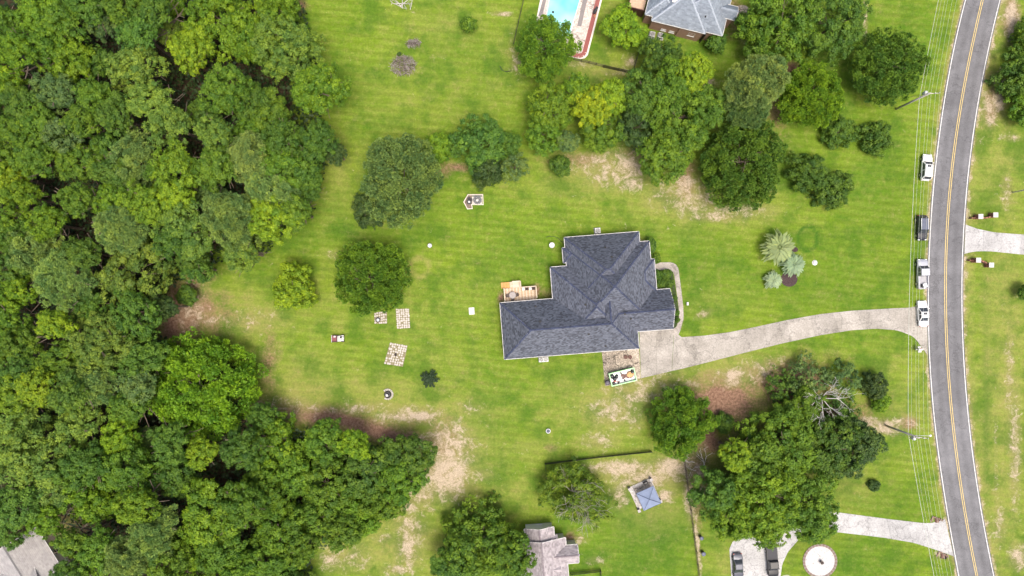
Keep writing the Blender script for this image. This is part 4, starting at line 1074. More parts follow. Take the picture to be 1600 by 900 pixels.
    if kind == 'pickup':
        y0, y1 = -h+.06, -.28
        MB().box((0, (y0+y1)/2, .72), (wd-.2, y1-y0, .08)).build('bed_floor', mat('bed_grey', (.32, .32, .34), .6), t)
        for sx in (-1, 1): MB().box((sx*(hw-.09), (y0+y1)/2, .78), (.18, y1-y0, .72)).build('bed_side', pm, t, bevel=.03)
        MB().box((0, y0+.03, .80), (wd-.36, .08, .66)).build('tailgate', pm, t, bevel=.02)
        MB().box((0, y1-.06, .90), (wd-.36, .06, .5)).build('bed_front', pm, t)
    return t, L, hw
SILV = paint('silver_paint', (.38, .39, .43), .3); WHT = paint('white_paint', (.70, .70, .69)); BLU = paint('dark_navy_paint', (.012, .014, .022)); BLK = paint('black_paint', (.010, .010, .012)); GREY = paint('dark_grey_paint', (.055, .06, .08), .2)
RG = 'cars parked on the roadside grass'
car('white estate car with roof rails parked topmost on the roadside grass', 1447.5, 261.5, -5, 'suv', WHT, 4.95, 1.9, 1.66, True, True, group=RG)
car('black car with silver roof rails parked above the silver pickup', 1440.3, 356, 181, 'suv', BLU, 4.75, 1.88, 1.68, True, False, roofm=mat('dark_glass_roof', (.10, .11, .15), .15, .2, 2), group=RG)
tp, L_, hw_ = car('silver pickup truck with white load in its bed, between black and white cars', 1441, 428.2, 1.5, 'pickup', SILV, 5.6, 1.98, group=RG)
car('white saloon car parked across the mouth of the house driveway', 1442, 490, 3, 'sedan', WHT, 4.85, 1.9, 1.5, False, True, group=RG)
car('dark grey saloon car parked on the concrete at the bottom edge', 1153.3, 885, 183, 'sedan', GREY, 4.9, 1.86, group='cars on the lower parking area')
tb, _, _ = car('black pickup truck with covered bed beside the grey saloon car', 1206.5, 877, 184.5, 'pickup', BLK, 5.8, 2.0, group='cars on the lower parking area')
MB().box((0, -1.55, 1.17), (1.78, 2.3, .06)).build('bed_cover', mat('vinyl_cover', (.025, .025, .032), .6), tb, bevel=.02)
def load(px, py, d, z, rz, label, m, nm='cargo_box'):
    p = W(px, py, z+d[2]/2); o = thing(nm, label, 'box', (p.x, p.y, z), rz)
    MB().box((0, 0, d[2]/2), d).build('box_body', m, o, bevel=.02); MB().box((0, 0, d[2]+.015), (d[0]*.96, d[1]*.96, .03)).build('lid', m, o)
load(1444.6, 446, (.75, .8, .5), .78, .3, 'white box lying in the bed of the silver pickup', WHT)
load(1441.2, 446.2, (.35, .55, .45), .78, -.2, 'small black box beside the white box in pickup bed', BLKP)

# ------------------------------------------------------------------ dumpster full of junk
def dumpster():
    c = W(972.5, 588.5, .8); ang = R_(13.5)
    t = thing('skip_container', 'green rimmed open skip full of white and dark junk on driveway', 'skip', (c.x, c.y, 0), ang)
    gm = mat('mint_green_paint', (.22, .52, .20), .5, .12, 2); gl = mat('pale_green_rim', (.38, .68, .34), .5, .1, 2)
    a, b, h = 4.75, 2.35, 1.35
    MB().box((0, 0, .12), (a, b, .1)).build('floor', gm, t)
    for x, y, dx, dy in ((0, b/2, a, .07), (0, -b/2, a, .07), (a/2, 0, .07, b), (-a/2, 0, .07, b)): MB().box((x, y, h/2+.08), (dx, dy, h)).build('side_wall', gm, t)
    for x, y, dx, dy in ((0, b/2, a+.2, .17), (0, -b/2, a+.2, .17), (a/2, 0, .17, b-.17), (-a/2, 0, .17, b-.17)): MB().box((x, y, h+.12), (dx, dy, .12)).build('rim', gl, t)
    for k in range(6):
        for s in (-1, 1): MB().box((-a/2+.5+k*.75, s*(b/2+.06), h/2), (.1, .08, h-.2)).build('rib', gm, t)
    wm = mat('white_sheet', (.74, .74, .73), .7, .1, 2, bump=.2); bag = mat('black_bag', (.025, .028, .03), .35, .3, 4, bump=.4)
    brn = mat('old_brown_wood', (.16, .09, .075), .8, .3, 3); orr = mat('orange_cushion', (.55, .33, .15), .8, .15, 3); red = mat('faded_red', (.36, .09, .07), .7)
    fill = MB(); n = 18; m_ = 9
    for j in range(m_+1):
        for i in range(n+1): fill.v.append((-a/2+.05+(a-.1)*i/n, -b/2+.05+(b-.1)*j/m_, .75+.12*random.random()))
    fill.f = [(j*(n+1)+i, j*(n+1)+i+1, (j+1)*(n+1)+i+1, (j+1)*(n+1)+i) for j in range(m_) for i in range(n)]
    fo = fill.build('junk_heap', wm, loc=None); fo.location = (c.x, c.y, 0); fo.rotation_euler = (0, 0, ang); fo['kind'] = 'stuff'
    def item(nm, label, cat, lx, ly, z, rz): 
        q = Matrix.Rotation(ang, 4, 'Z') @ Vector((lx, ly, 0)); return thing(nm, label, cat, (c.x+q.x, c.y+q.y, z), ang+rz)
    def sack(lx, ly, r, label):
        o = item('rubbish_bag', label, 'bag', lx, ly, .8, random.random()*3)
        o['group'] = 'black bags in the skip'
        g = MB(); g.lathe([(r*.5, 0), (r, .15), (r*1.02, .3), (r*.7, .48), (r*.15, .55)], n=9); g.v = [(x*(1+.2*math.sin(5*y+z*9)), y*(1+.2*math.cos(4*x+z*7)), z) for x, y, z in g.v]
        g.build('sack', bag, o, smooth=True); MB().lathe([(.05, .5), (.1, .62), (.12, .7)], n=6).build('knot', bag, o)
    sack(-1.95, .62, .42, 'black bag in the upper left corner of skip'); sack(-1.55, .0, .38, 'black bag in the middle of the skip\'s left end'); sack(-1.05, .35, .34, 'black bag right of the other bags in the skip')
    sack(-1.95, -.85, .3, 'black bag in the lower left corner of skip'); sack(-.95, -.9, .22, 'small black bag along the lower rim of skip'); sack(1.95, .45, .34, 'black bag in the right end of skip')
    sack(2.05, .95, .2, 'small black bag in the upper right corner of skip')
    o = item('orange_cushion', 'orange brown cushion in right half of the skip', 'cushion', 1.5, .1, .82, .2)
    g = MB(); g.lathe([(.3, 0), (.62, .1), (.66, .22), (.5, .36), (.05, .42)], n=12); g.v = [(x*1.15, y*.85, z) for x, y, z in g.v]; g.build('cushion_body', orr, o, smooth=True); MB().lathe([(.60, .18), (.68, .22), (.60, .26)], n=12).build('piping', brn, o)
    for k, (x, y, l, w_, r_) in enumerate(((.35, .15, 1.2, .5, -.3), (.75, -.15, 1.0, .35, -.75), (.2, -.25, .8, .25, .4))):
        o = item('broken_furniture', ('upper', 'right', 'lower')[k]+' brown wooden furniture piece in middle of the skip', 'furniture', x, y, .9+.06*k, r_)
        MB().box((0, 0, .12), (l, w_, .08)).build('board', brn, o); MB().box((l*.4, 0, .02), (.08, w_, .2)).build('leg', brn, o)
    for k in range(7):
        x, y = ((-1.6,-.5),(-.8,-.35),(-.5,-.75),(.25,-.75),(-1.15,-.75),(.6,.62),(-.1,.72))[k]
        o = item('scrap_board', ('red', 'grey', 'pale grey', 'dark ring shaped', 'pink', 'grey slatted', 'dark thin')[k]+' scrap piece lying on the junk in the skip', 'scrap', x, y, .88, k*1.3)
        mm = (red, GALV, PORC, BLKP, mat('pinkish', (.5, .3, .26), .7), GALV, BLKP)[k]
        MB().box((0, 0, .05), (.5-.04*k, .22, .08), 0, .2).build('board', mm, o); MB().box((.1, .12, .08), (.1, .4, .05), .5).build('strip', mm, o)
dumpster()
def bin_(px, py, r, h, label, m, lidm, group=None):
    p = W(px, py, h*.6); t = thing('rubbish_bin', label, 'bin', (p.x, p.y, 0), .3, group)
    MB().lathe([(r*.8, 0), (r, h*.9), (r*1.06, h*.9), (r*1.06, h*.95), (r*.9, h*.95)], n=16).build('bin_body', m, t, smooth=True)
    MB().lathe([(r*1.08, h*.95), (r*1.08, h), (r*.6, h*1.06), (.03, h*1.08)], n=16).build('lid', lidm, t, smooth=True)
    MB().box((r*1.05, 0, h*.8), (.08, r, .06)).build('handle', m, t)
DB = mat('bin_dark', (.03, .03, .04), .5); DBL = mat('bin_slate', (.10, .11, .16), .5)
bin_(949, 597.8, .42, 1.0, 'dark round bin at left end of the green skip', DB, mat('bin_purple', (.075, .065, .09), .5))
bin_(1095.3, 840, .34, 1.1, 'upper blue grey bin by the fence left of parking area', DB, DBL, 'bins by the fence')
bin_(1098.5, 864.5, .38, 1.1, 'lower blue grey bin by the fence left of parking area', DB, DBL, 'bins by the fence')
for k, px in enumerate((977.6, 984.4)):
    p = W(px, 558, .3); t = thing('clay_pot', ('left', 'right')[k]+' brown pot of the joined pair standing on driveway', 'pot', (p.x, p.y, .055), 0, 'brown pots on the driveway')
    m_ = mat('brown_clay', (.15, .085, .065), .8, .2, 6)
    MB().lathe([(.2, 0), (.34, .3), (.38, .3), (.38, .36), (.31, .36), (.29, .28)], n=16).build('pot', m_, t, smooth=True); MB().lathe([(.30, .25), (.2, .29), (.02, .30)], n=10).build('soil', mat('brown_soil', (.11, .065, .055), .95, .3, 15), t)

# ------------------------------------------------------------------ brick gateway walls, mailbox and small roadside things
BR = [mat('gate_brick_%s' % n, c, .85, .12, 5, bump=.2) for n, c in (('red', (.27, .115, .075)), ('dark', (.15, .075, .055)), ('orange', (.36, .17, .11)))]
CAPM = mat('limestone_cap', (.50, .48, .46), .8, .1, 3)
def gateway(px, label, flip):
    cx, cy = px[0]; c = W(cx, cy)
    t = thing('gateway_wall', label, 'wall', (c.x, c.y, 0), 0, 'brick gateway walls beside the right driveway')
    L = lambda q, h=0: W(q[0], q[1], h)-c
    sh = {}
    cnt = [0]
    def brick(x, y, z, rz, l=.24):
        k = cnt[0] % 3; cnt[0] += 1
        if k not in sh: o = MB().box((0, 0, 0), (l, .16, .15)).build('brick', BR[(k*2+cnt[0]//7) % 3], t); sh[k] = o.data
        else: o = bpy.data.objects.new('brick', sh[k]); COL.objects.link(o); o.parent = t
        o.location = (x, y, z); o.rotation_euler = (0, 0, rz)
    core = MB()
    for k in (0, 2):
        q = L(px[k]); h = 1.45; s = .37
        core.box((q.x, q.y, h/2), (.62, .62, h))
        for r in range(9):
            for j in range(4):
                a = j*math.pi/2; d = Vector((math.cos(a)*.33, math.sin(a)*.33, 0)); e = Vector((-math.sin(a), math.cos(a), 0))
                for i in (-1, 0, 1):
                    if (r+i) % 3 == 0: continue
                    v = q+d+e*(i*.25+(.06 if r % 2 else -.06)); brick(v.x, v.y, .09+.16*r, a+math.pi/2)
        MB().box((q.x, q.y, h+.06), (.92, .92, .12)).build('pillar_cap', CAPM, t, bevel=.03); MB().box((q.x, q.y, h+.15), (.45, .45, .07)).build('cap_block', CAPM, t, bevel=.02)
    # low curved wall between the pillars and a wing to the road
    for A, M_, B, hh in ((px[0], px[1], px[2], .95), (px[3], px[4], px[0], .8)):
        a, m_, b = L(A), L(M_), L(B); n = 7
        pts = [a*(1-s)**2+m_*2*s*(1-s)+b*s*s for s in [i/n for i in range(n+1)]]
        for i in range(n):
            p, q = pts[i], pts[i+1]; mid = (p+q)/2; ang = math.atan2(q.y-p.y, q.x-p.x); l = (q-p).length
            core.box((mid.x, mid.y, hh/2-.05), (l, .26, hh-.1), ang)
            for j in range(2):
                v = p.lerp(q, .25+.5*j)
                brick(v.x, v.y, hh-.02, ang+math.pi/2, .3)
    core.build('brick_core', BR[1], t)
gateway([(1524, 339.5), (1536, 344), (1547, 337), (1513.5, 341), (1519, 341.5)], 'brick gateway wall with two pale caps above the right driveway', 1)
gateway([(1520.5, 407), (1531, 406), (1540.5, 414.5), (1510.5, 406.5), (1515, 408)], 'brick gateway wall with two pale caps below the right driveway', -1)
def mailbox():
    c = W(1430.5, 545)
    t = thing('mailbox', 'white mailbox post at the road end of the house driveway', 'mailbox', (c.x, c.y, 0), R_(4))
    MB().box((0, 0, .75), (.16, .16, 1.5)).build('post', WHITE, t)
    MB().box((.15, 0, 1.18), (1.45, .14, .12)).build('arm', WHITE, t)
    g = MB(); n = 8
    for x in (-.35, .42): 
        for k in range(n+1):
            a = math.pi*k/n; g.v.append((x, math.cos(a)*.24, 1.42+math.sin(a)*.22))
    g.f = [(k, k+1, n+2+k, n+1+k) for k in range(n)]+[tuple(range(n+1)), tuple(range(n+1, 2*n+2))]; g.v += [(-.35,.24,1.24),(-.35,-.24,1.24),(.42,.24,1.24),(.42,-.24,1.24)]
    j = 2*n+2; g.f += [(0, j, j+2, n+1), (n, j+1, j+3, 2*n+1), (j, j+1, j+3, j+2)]; g.build('box_body', WHITE, t)
    for y in (-.42, .42): MB().box((.02, y, 1.2), (.62, .3, .26)).build('paper_box', WHITE, t, bevel=.03)
    MB().box((.43, 0, 1.4), (.03, .42, .38)).build('door', WHITE, t); MB().box((.1, .27, 1.6), (.22, .03, .14)).build('flag', mat('flag_red', (.5, .04, .03), .5), t)
mailbox()
def culvert(px, py, rz, label):
    p = W(px, py); t = thing('culvert_headwall', label, 'culvert', (p.x, p.y, 0), rz, 'culvert ends beside the lower driveway')
    st = mat('brown_stone', (.22, .15, .11), .9, .35, 5, bump=.5); dk = mat('culvert_hole', (.012, .010, .010), .9)
    for i in range(6): 
        o = MB().box((0, 0, 0), (.36, .3, .3)).build('stone', st, t, bevel=.06); o.location = (-.9+.36*i, .35+.05*math.sin(i*2.2), .12); o.rotation_euler = (.1*i, .07*i, .25*i)
    for i in range(3):
        o = MB().box((0, 0, 0), (.3, .32, .22)).build('stone', st, t, bevel=.05); o.location = (-.95, .1-.32*i, .08); o.rotation_euler = (0, .1, .3*i)
    MB().lathe([(.38, -.4), (.38, .4), (.33, .4), (.33, -.4)], n=14).build('pipe', mat('rusty_pipe', (.16, .09, .07), .8, .3, 4), t).rotation_euler = (math.pi/2, 0, .5)
    MB().box((.35, -.15, .022), (1.2, .65, .03), .3).build('hole_shade_plate', dk, t, bevel=.01)  # near-black plate: shade of the open culvert hole put into its colour
culvert(1463.5, 812.5, R_(-20), 'dark culvert end above the lower driveway beside road')
culvert(1472.5, 868, R_(-28), 'dark culvert end below the lower driveway beside road')

# round white gravel bed with brick ring ------------------------------------------------
def round_bed():
    c = W(1281, 876.5); t = thing('round_gravel_bed', 'round white gravel bed with brick ring and small urn, bottom right lawn', 'flower bed', (c.x, c.y, 0))
    gm = mat('white_gravel', (.46, .45, .44), .9, .35, 9, bump=.8)
    MB().lathe([(2.85, 0), (2.85, .06), (2.0, .09), (.02, .11)], n=40).build('gravel', gm, t)
    n = 60; sh = {}
    bm_ = [mat('ring_brick_%s' % s_, col, .9, .2, 5, bump=.2) for s_, col in (('grey', (.24, .20, .175)), ('brown', (.20, .14, .115)))]
    for i in range(n):
        a = 2*math.pi*i/n; k = i % 2
        if k not in sh: o = MB().box((0, 0, 0), (.46, .28, .14)).build('brick', bm_[k], t); sh[k] = o.data
        else: o = bpy.data.objects.new('brick', sh[k]); COL.objects.link(o); o.parent = t
        o.location = (3.05*math.cos(a), 3.05*math.sin(a), .06+.015*math.sin(i*2.3)); o.rotation_euler = (0, 0, a+.03*math.sin(i*5))
    g = MB()
    for i in range(70):
        a, r = random.random()*6.28, 2.7*math.sqrt(random.random()); g.box((r*math.cos(a), r*math.sin(a), .10), (.08+.1*random.random(), .06, .03), a*3)
    g.build('dead_leaves', mat('leaf_grey', (.22, .20, .16), .9), t, kind='stuff')
    u = thing('garden_urn', 'small dark grey urn in the centre of the round white bed', 'urn', (c.x+.1, c.y-.05, .11))
    m_ = mat('dark_stone', (.11, .10, .09), .8, .3, 6)
    MB().lathe([(.24, 0), (.24, .06), (.1, .12), (.1, .3), (.3, .5), (.36, .62), (.36, .66), (.27, .66), (.2, .5)], n=16).build('bowl', m_, u, smooth=True); MB().lathe([(.24, .56), (.02, .6)], n=12).build('soil', mat('potting_soil', (.05,.035,.03)), u)
round_bed()

# ------------------------------------------------------------------ garden ornaments on the back lawn
STONE = mat('pale_paver', (.44, .41, .37), .9, .3, 3, bump=.3, island=.3)
def patio(label, corners, nu, nv, fill, seed, group='stone patches on the back lawn'):
    r = random.Random(seed); C = [W(*p) for p in corners]; c = sum(C, Vector())/4
    t = thing('stone_patio', label, 'patio', (c.x, c.y, 0), 0, group); C = [p-c for p in C]
    MB().prism([(p.x, p.y) for p in C], 0, .02).build('soil_bed', mat('patio_soil', (.20, .175, .105), .95, .4, 5), t)
    sh = []
    for i in range(nu):
        for j in range(nv):
            if r.random() > fill: continue
            u, v = (i+.5+r.uniform(-.12, .12))/nu, (j+.5+r.uniform(-.12, .12))/nv
            p = C[0].lerp(C[1], u).lerp(C[3].lerp(C[2], u), v)
            a = (C[1]-C[0]).length/nu; b = (C[3]-C[0]).length/nv
            if len(sh) < 5:
                n = r.randint(5, 7); poly = [(math.cos(2*math.pi*k/n+r.uniform(-.25, .25))*a*.50*r.uniform(.85, 1.05), math.sin(2*math.pi*k/n)*b*.50*r.uniform(.85, 1.05)) for k in range(n)]
                o = MB().prism(poly, 0, .07).build('stone', STONE, t); sh.append(o.data)
            else: o = bpy.data.objects.new('stone', sh[r.randint(0, 4)]); COL.objects.link(o); o.parent = t
            o.location = (p.x, p.y, .005); s = r.uniform(.8, 1.05); o.scale = (s, s, r.uniform(.8, 1.3)); o.rotation_euler = (0, 0, r.uniform(-.3, .3)+(math.pi if r.random() < .5 else 0))
    return t
patio('small stone patch under the edge of the big round tree', [(584.5,489),(604.5,485),(605,505.5),(585,506)], 6, 5, .85, 1)
patio('densely paved rectangular stone patch right of the small one', [(618,482.5),(639.5,482),(641,512.5),(620.5,514)], 6, 9, .97, 2)
patio('tilted stone patch with widely spaced pale stones, lowest of three', [(609.5,535),(637,540),(629.5,573),(600,568.5)], 8, 9, .90, 3)
def bowl(px, py, label):
    p = W(px, py, .4); t = thing('fire_bowl', label, 'fire bowl', (p.x, p.y, .05)); m_ = mat('iron_dark', (.05, .05, .055), .5)
    MB().lathe([(.25, 0), (.2, .15), (.42, .42), (.46, .42), (.40, .34), (.1, .26)], n=16).build('bowl', m_, t, smooth=True); MB().lathe([(.30, .30), (.15, .38), (.02, .40)], n=10).build('ash', mat('pale_ash', (.55, .54, .53), .9), t)
bowl(590.5, 500, 'dark iron bowl with pale ash on the small stone patch')
p = W(617.8, 554.5, .3); t = thing('garden_statue', 'small dark figure shaped ornament in the middle of tilted stone patch', 'ornament', (p.x, p.y, .03), .4); m_ = mat('bronze_dark', (.045, .035, .035), .6)
MB().box((0, 0, .06), (.42, .42, .12)).build('plinth', m_, t); MB().lathe([(.16, .12), (.12, .4), (.17, .55), (.08, .68), (.11, .78), (.02, .9)], n=10).build('figure', m_, t, smooth=True); MB().box((.14, .18, .2), (.2, .35, .2), .5).build('side_figure', m_, t, bevel=.05)
def fire_pit():
    c = W(606, 616); t = thing('fire_pit', 'round black fire pit half ringed by pale stones', 'fire pit', (c.x, c.y, 0))
    dk = mat('char_black', (.025, .023, .024), .7, .3, 8)
    MB().lathe([(.66, 0), (.66, .32), (.60, .32), (.56, .1), (.02, .08)], n=24).build('steel_ring', dk, t); 
    MB().lathe([(.45, .1), (.45, .26), (.40, .26), (.38, .1)], (-.05, -.08, 0), 20).build('inner_ring', mat('grey_steel', (.12, .12, .125), .5), t)
    MB().lathe([(.30, .1), (.16, .24), (.02, .28)], (-.18, -.22, 0), 10).build('ash_heap', mat('pale_ash', (.55, .54, .53)), t)
    for i in range(13):
        a = R_(130-21*i); o = MB().box((0, 0, .1), (.36, .30, .22)).build('stone', STONE, t, bevel=.05); o.location = (.90*math.cos(a), .90*math.sin(a), 0); o.rotation_euler = (.05*i % .3, .1, a+.2*math.sin(i))
fire_pit()
def pond():
    c = W(741, 315); t = thing('stone_garden_bed', 'house shaped pale edged bed with hexagonal stone ring, north of back lawn', 'garden bed', (c.x, c.y, 0))
    L = lambda x, y: tuple((W(x, y)-c)[:2])
    ed = mat('pale_timber', (.55, .50, .42), .8, .15, 3); pad = concrete('white_slab', (.62,.59,.56), (.48,.44,.40), .6)
    def edge(a, b):
        a, b = Vector((*L(*a), 0)), Vector((*L(*b), 0)); m_ = (a+b)/2; MB().box((m_.x, m_.y, .12), ((b-a).length+.12, .16, .24+.002*random.random()), math.atan2(b.y-a.y, b.x-a.x)).build('edging', ed, t)
    O = [(731.3,304.5),(754.3,304.2),(755,319.8),(737,319.6),(738,326),(730.5,326.6),(724.8,315.7)]
    for i in range(len(O)): edge(O[i], O[(i+1) % len(O)])
    MB().prism([L(*p) for p in [(731.5,305),(737.3,305),(737,325.5),(731,326),(725.4,315.7)]], 0, .08).build('brown_gravel', mat('brown_gravel', (.17, .13, .105), .95, .5, 9, bump=.6), t)
    MB().prism([L(*p) for p in [(737.6,307.5),(753.2,307.5),(753.2,318.8),(737.6,318.8)]], 0, .11).build('pad', pad, t)
    MB().prism([L(*p) for p in [(736,305.2),(753.4,305.2),(753.4,307),(736,307)]], 0, .06).build('grey_gravel', mat('grey_gravel', (.17, .17, .17), .95, .4, 9, bump=.6), t)
    st = mat('grey_block', (.13, .135, .14), .85, .2, 4)
    q = L(746, 312.8)
    for ring in range(2):
        for i in range(6):
            a = math.pi/3*i+.3; r = .62; o = MB().box((0, 0, 0), (.30, .66, .17)).build('block', st, t, bevel=.02); o.location = (q[0]+r*math.cos(a), q[1]+r*math.sin(a), .20+.175*ring); o.rotation_euler = (0, 0, a)
    MB().lathe([(.45, .1), (.45, .30), (.02, .32)], (*q, 0), 12).build('gravel_fill', mat('grey_gravel', (.17,.17,.17)), t)
    p = W(745.6, 312.6, .6); f = thing('white_globe', 'white ball ornament in the hexagonal stone ring', 'ornament', (p.x, p.y, .32)); MB().lathe([(.1, 0), (.26, .1), (.3, .26), (.2, .44), (.02, .5)], n=14).build('ball', WHITE, f, smooth=True); MB().lathe([(.2, -.02), (.14, .04), (.1, .06)], n=12).build('stand', st, f)
    for k, (x, y, s) in enumerate(((733.3, 315.8, .48), (735.2, 312.8, .4), (733, 310.5, .3))):
        p = W(x, y); o = thing('dark_pot', ('lowest', 'upper right', 'topmost')[k]+' dark pot in the pointed end of the pale edged bed', 'pot', (p.x, p.y, .07), 0, 'dark pots in the pale edged bed')
        MB().lathe([(s*.7, 0), (s, .35), (s*.9, .42), (s*.75, .40)], n=14).build('pot', mat('pot_dark', (.03, .032, .035), .5), o, smooth=True); MB().lathe([(s*.76, .36), (s*.3, .42), (.02, .45)], n=10).build('filling', mat('pale_ash', (.55,.54,.53)) if k == 0 else mat('potting_soil', (.05,.035,.03)), o)
pond()
def cart():
    c = W(528, 529, .6); t = thing('utility_cart', 'small utility cart with dark red bed and white hood on the lawn', 'cart', (c.x, c.y, 0), R_(1))
    red = mat('cart_red', (.16, .035, .045), .5, .3, 4); 
    MB().box((0, 0, .42), (2.2, .9, .12)).build('chassis', BLKP, t)
    MB().box((-.58, 0, .56), (1.0, 1.2, .08)).build('bed_floor', red, t)
    for y in (-.62, .62): MB().box((-.58, y, .72), (1.05, .06, .32)).build('bed_side', BLKP, t)
    MB().box((-1.14, 0, .72), (.08, 1.35, .34)).build('tailgate', WHITE, t)
    MB().box((-.08, 0, .78), (.12, 1.25, .5)).build('bed_front', BLKP, t)
    MB().box((.32, 0, .70), (.62, 1.1, .16)).build('seat', WHITE, t, bevel=.05); MB().box((.10, 0, .95), (.14, 1.1, .4)).build('backrest', WHITE, t, bevel=.05)
    MB().box((.92, .08, .70), (.55, .62, .34), taper=.8).build('hood', WHITE, t, bevel=.08); 
    MB().lathe([(.20, 0), (.20, .03), (.16, .03), (.16, 0)], (.66, .26, .98), 14).build('steering_wheel', BLKP, t)
    for y in (-.36, .5): MB().box((.86, y+.0, .60), (.5, .26, .08)).build('fender', WHITE, t, bevel=.03)
    for x in (-.68, .86):
        for y in (-.56, .56):
            w = MB(); w.lathe([(.12, -.12), (.28, -.12), (.3, 0), (.28, .12), (.12, .12)], n=14); w.v = [(vx, vz, vy) for vx, vy, vz in w.v]; o = w.build('wheel', TYRE, t); o.location = (x, y, .3)
    b_ = thing('cargo_box', 'small white box in the red bed of the cart', 'box', (c.x-.55, c.y+.38, .6), .1); MB().box((0, 0, .14), (.36, .26, .28)).build('box_body', WHITE, b_, bevel=.02); MB().box((0, 0, .29), (.38, .28, .03)).build('lid', WHITE, b_)
cart()
p = W(737, 486); t = thing('concrete_cover', 'small white rectangular concrete cover on lawn left of the house', 'cover', (p.x, p.y, 0), R_(4)); MB().box((0, 0, .06), (1.05, 1.35, .14)).build('slab', WHITE, t, bevel=.02); MB().lathe([(.16, .13), (.16, .15), (.1, .16), (.02, .16)], n=12).build('lid', mat('lid_grey', (.5, .5, .5), .6), t)
p = W(672, 384); t = thing('stone_urn', 'small pale grey urn standing alone on the back lawn', 'urn', (p.x, p.y, 0)); MB().lathe([(.3, 0), (.3, .05), (.14, .14), (.38, .5), (.42, .56), (.34, .56), (.2, .4)], n=16).build('bowl', mat('pale_stone', (.42, .42, .42), .8), t, smooth=True); MB().lathe([(.3, .5), (.02, .55)], n=10).build('filling', PORC, t)
p = W(862, 383.5); t = thing('bird_bath', 'white bird bath on the grass left of the house', 'bird bath', (p.x, p.y, 0)); MB().lathe([(.3, 0), (.24, .08), (.1, .15), (.1, .7), (.2, .76)], n=14).build('pedestal', WHITE, t, smooth=True); MB().lathe([(.15, .74), (.5, .86), (.54, .9), (.46, .9), (.3, .84), (.02, .82)], n=20).build('basin', WHITE, t, smooth=True)
p = W(856.5, 673); t = thing('round_pot', 'small dark round pot on the lawn above the black fence', 'pot', (p.x, p.y, 0)); MB().lathe([(.3, 0), (.42, .3), (.46, .36), (.38, .36), (.3, .25)], n=16).build('pot', GALV, t, smooth=True); MB().lathe([(.36, .3), (.02, .33)], n=12).build('filling', mat('blue_dark', (.04, .05, .08), .5), t)
p = W(1273, 410.5); t = thing('round_cover', 'small round white cover on the lawn right of the palms', 'cover', (p.x, p.y, 0)); MB().lathe([(.42, 0), (.42, .12), (.36, .2), (.02, .24)], n=20).build('dome', WHITE, t, smooth=True); MB().lathe([(.5, 0), (.5, .04), (.4, .05)], n=20).build('rim', GALV, t)
p = W(1073.6, 474.5); t = thing('garden_light', 'small white garden light by the walkway corner', 'lamp', (p.x, p.y, 0)); 
MB().box((0, 0, .2), (.28, .5, .4)).build('light_body', WHITE, t, bevel=.03); MB().box((0, 0, .44), (.36, .6, .06)).build('light_cap', WHITE, t)
o = MB().tube([W(853,371)-W(853,371), W(858,369)-W(853,371), W(866,369.5)-W(853,371), W(872,372)-W(853,371), W(877,377)-W(853,371), W(880,379)-W(853,371)], .05, n=5).build('garden_hose', mat('hose_green', (.03, .05, .02), .6), loc=W(853,371,.05)); tag(o, 'dark curved hose running to the house\'s upper left corner', 'hose')
o = MB().tube([W(*q)-W(781,103) for q in ((781,103),(784,109),(790,112),(799,110.5))], .07, n=5).build('drain_hose', BLKP, loc=W(781,103,.07)); tag(o, 'black curved hose on grass left of the pool tree', 'hose')

# ------------------------------------------------------------------ foliage
def leaf_mat(name, rough=.55, transl=.15):
    m = bpy.data.materials.new(name); m.use_nodes = True; nt = m.node_tree; N = nt.nodes; L = nt.links
    b = N['Principled BSDF']; b.inputs['Roughness'].default_value = rough; b.inputs['Specular IOR Level'].default_value = .25
    oi = N.new('ShaderNodeObjectInfo'); at = N.new('ShaderNodeAttribute'); at.attribute_name = 'tint'
    rp = N.new('ShaderNodeValToRGB'); e = rp.color_ramp.elements
    e[0].position = 0; e[0].color = (.55, .68, .75, 1); e[1].position = 1; e[1].color = (1.6, 1.38, 1.0, 1)
    x = rp.color_ramp.elements.new(.5); x.color = (1, 1, 1, 1)
    L.new(at.outputs['Fac'], rp.inputs['Fac'])
    mx = N.new('ShaderNodeMix'); mx.data_type = 'RGBA'; mx.blend_type = 'MULTIPLY'; mx.inputs['Factor'].default_value = 1
    L.new(oi.outputs['Color'], mx.inputs['A']); L.new(rp.outputs['Color'], mx.inputs['B'])
    L.new(mx.outputs['Result'], b.inputs['Base Color'])
    tr = N.new('ShaderNodeBsdfTranslucent'); L.new(mx.outputs['Result'], tr.inputs['Color'])
    ms = N.new('ShaderNodeMixShader'); ms.inputs['Fac'].default_value = transl
    L.new(b.outputs[0], ms.inputs[1]); L.new(tr.outputs[0], ms.inputs[2]); L.new(ms.outputs[0], N['Material Output'].inputs['Surface'])
    return m
LEAF = leaf_mat('leaves'); BARK = mat('bark', (.13, .10, .075), .9, .3, 4, bump=.4); DEADW = mat('dead_wood', (.50, .47, .45), .85, .2, 4); PALEB = mat('pale_bark', (.30, .27, .23), .85, .2, 4)

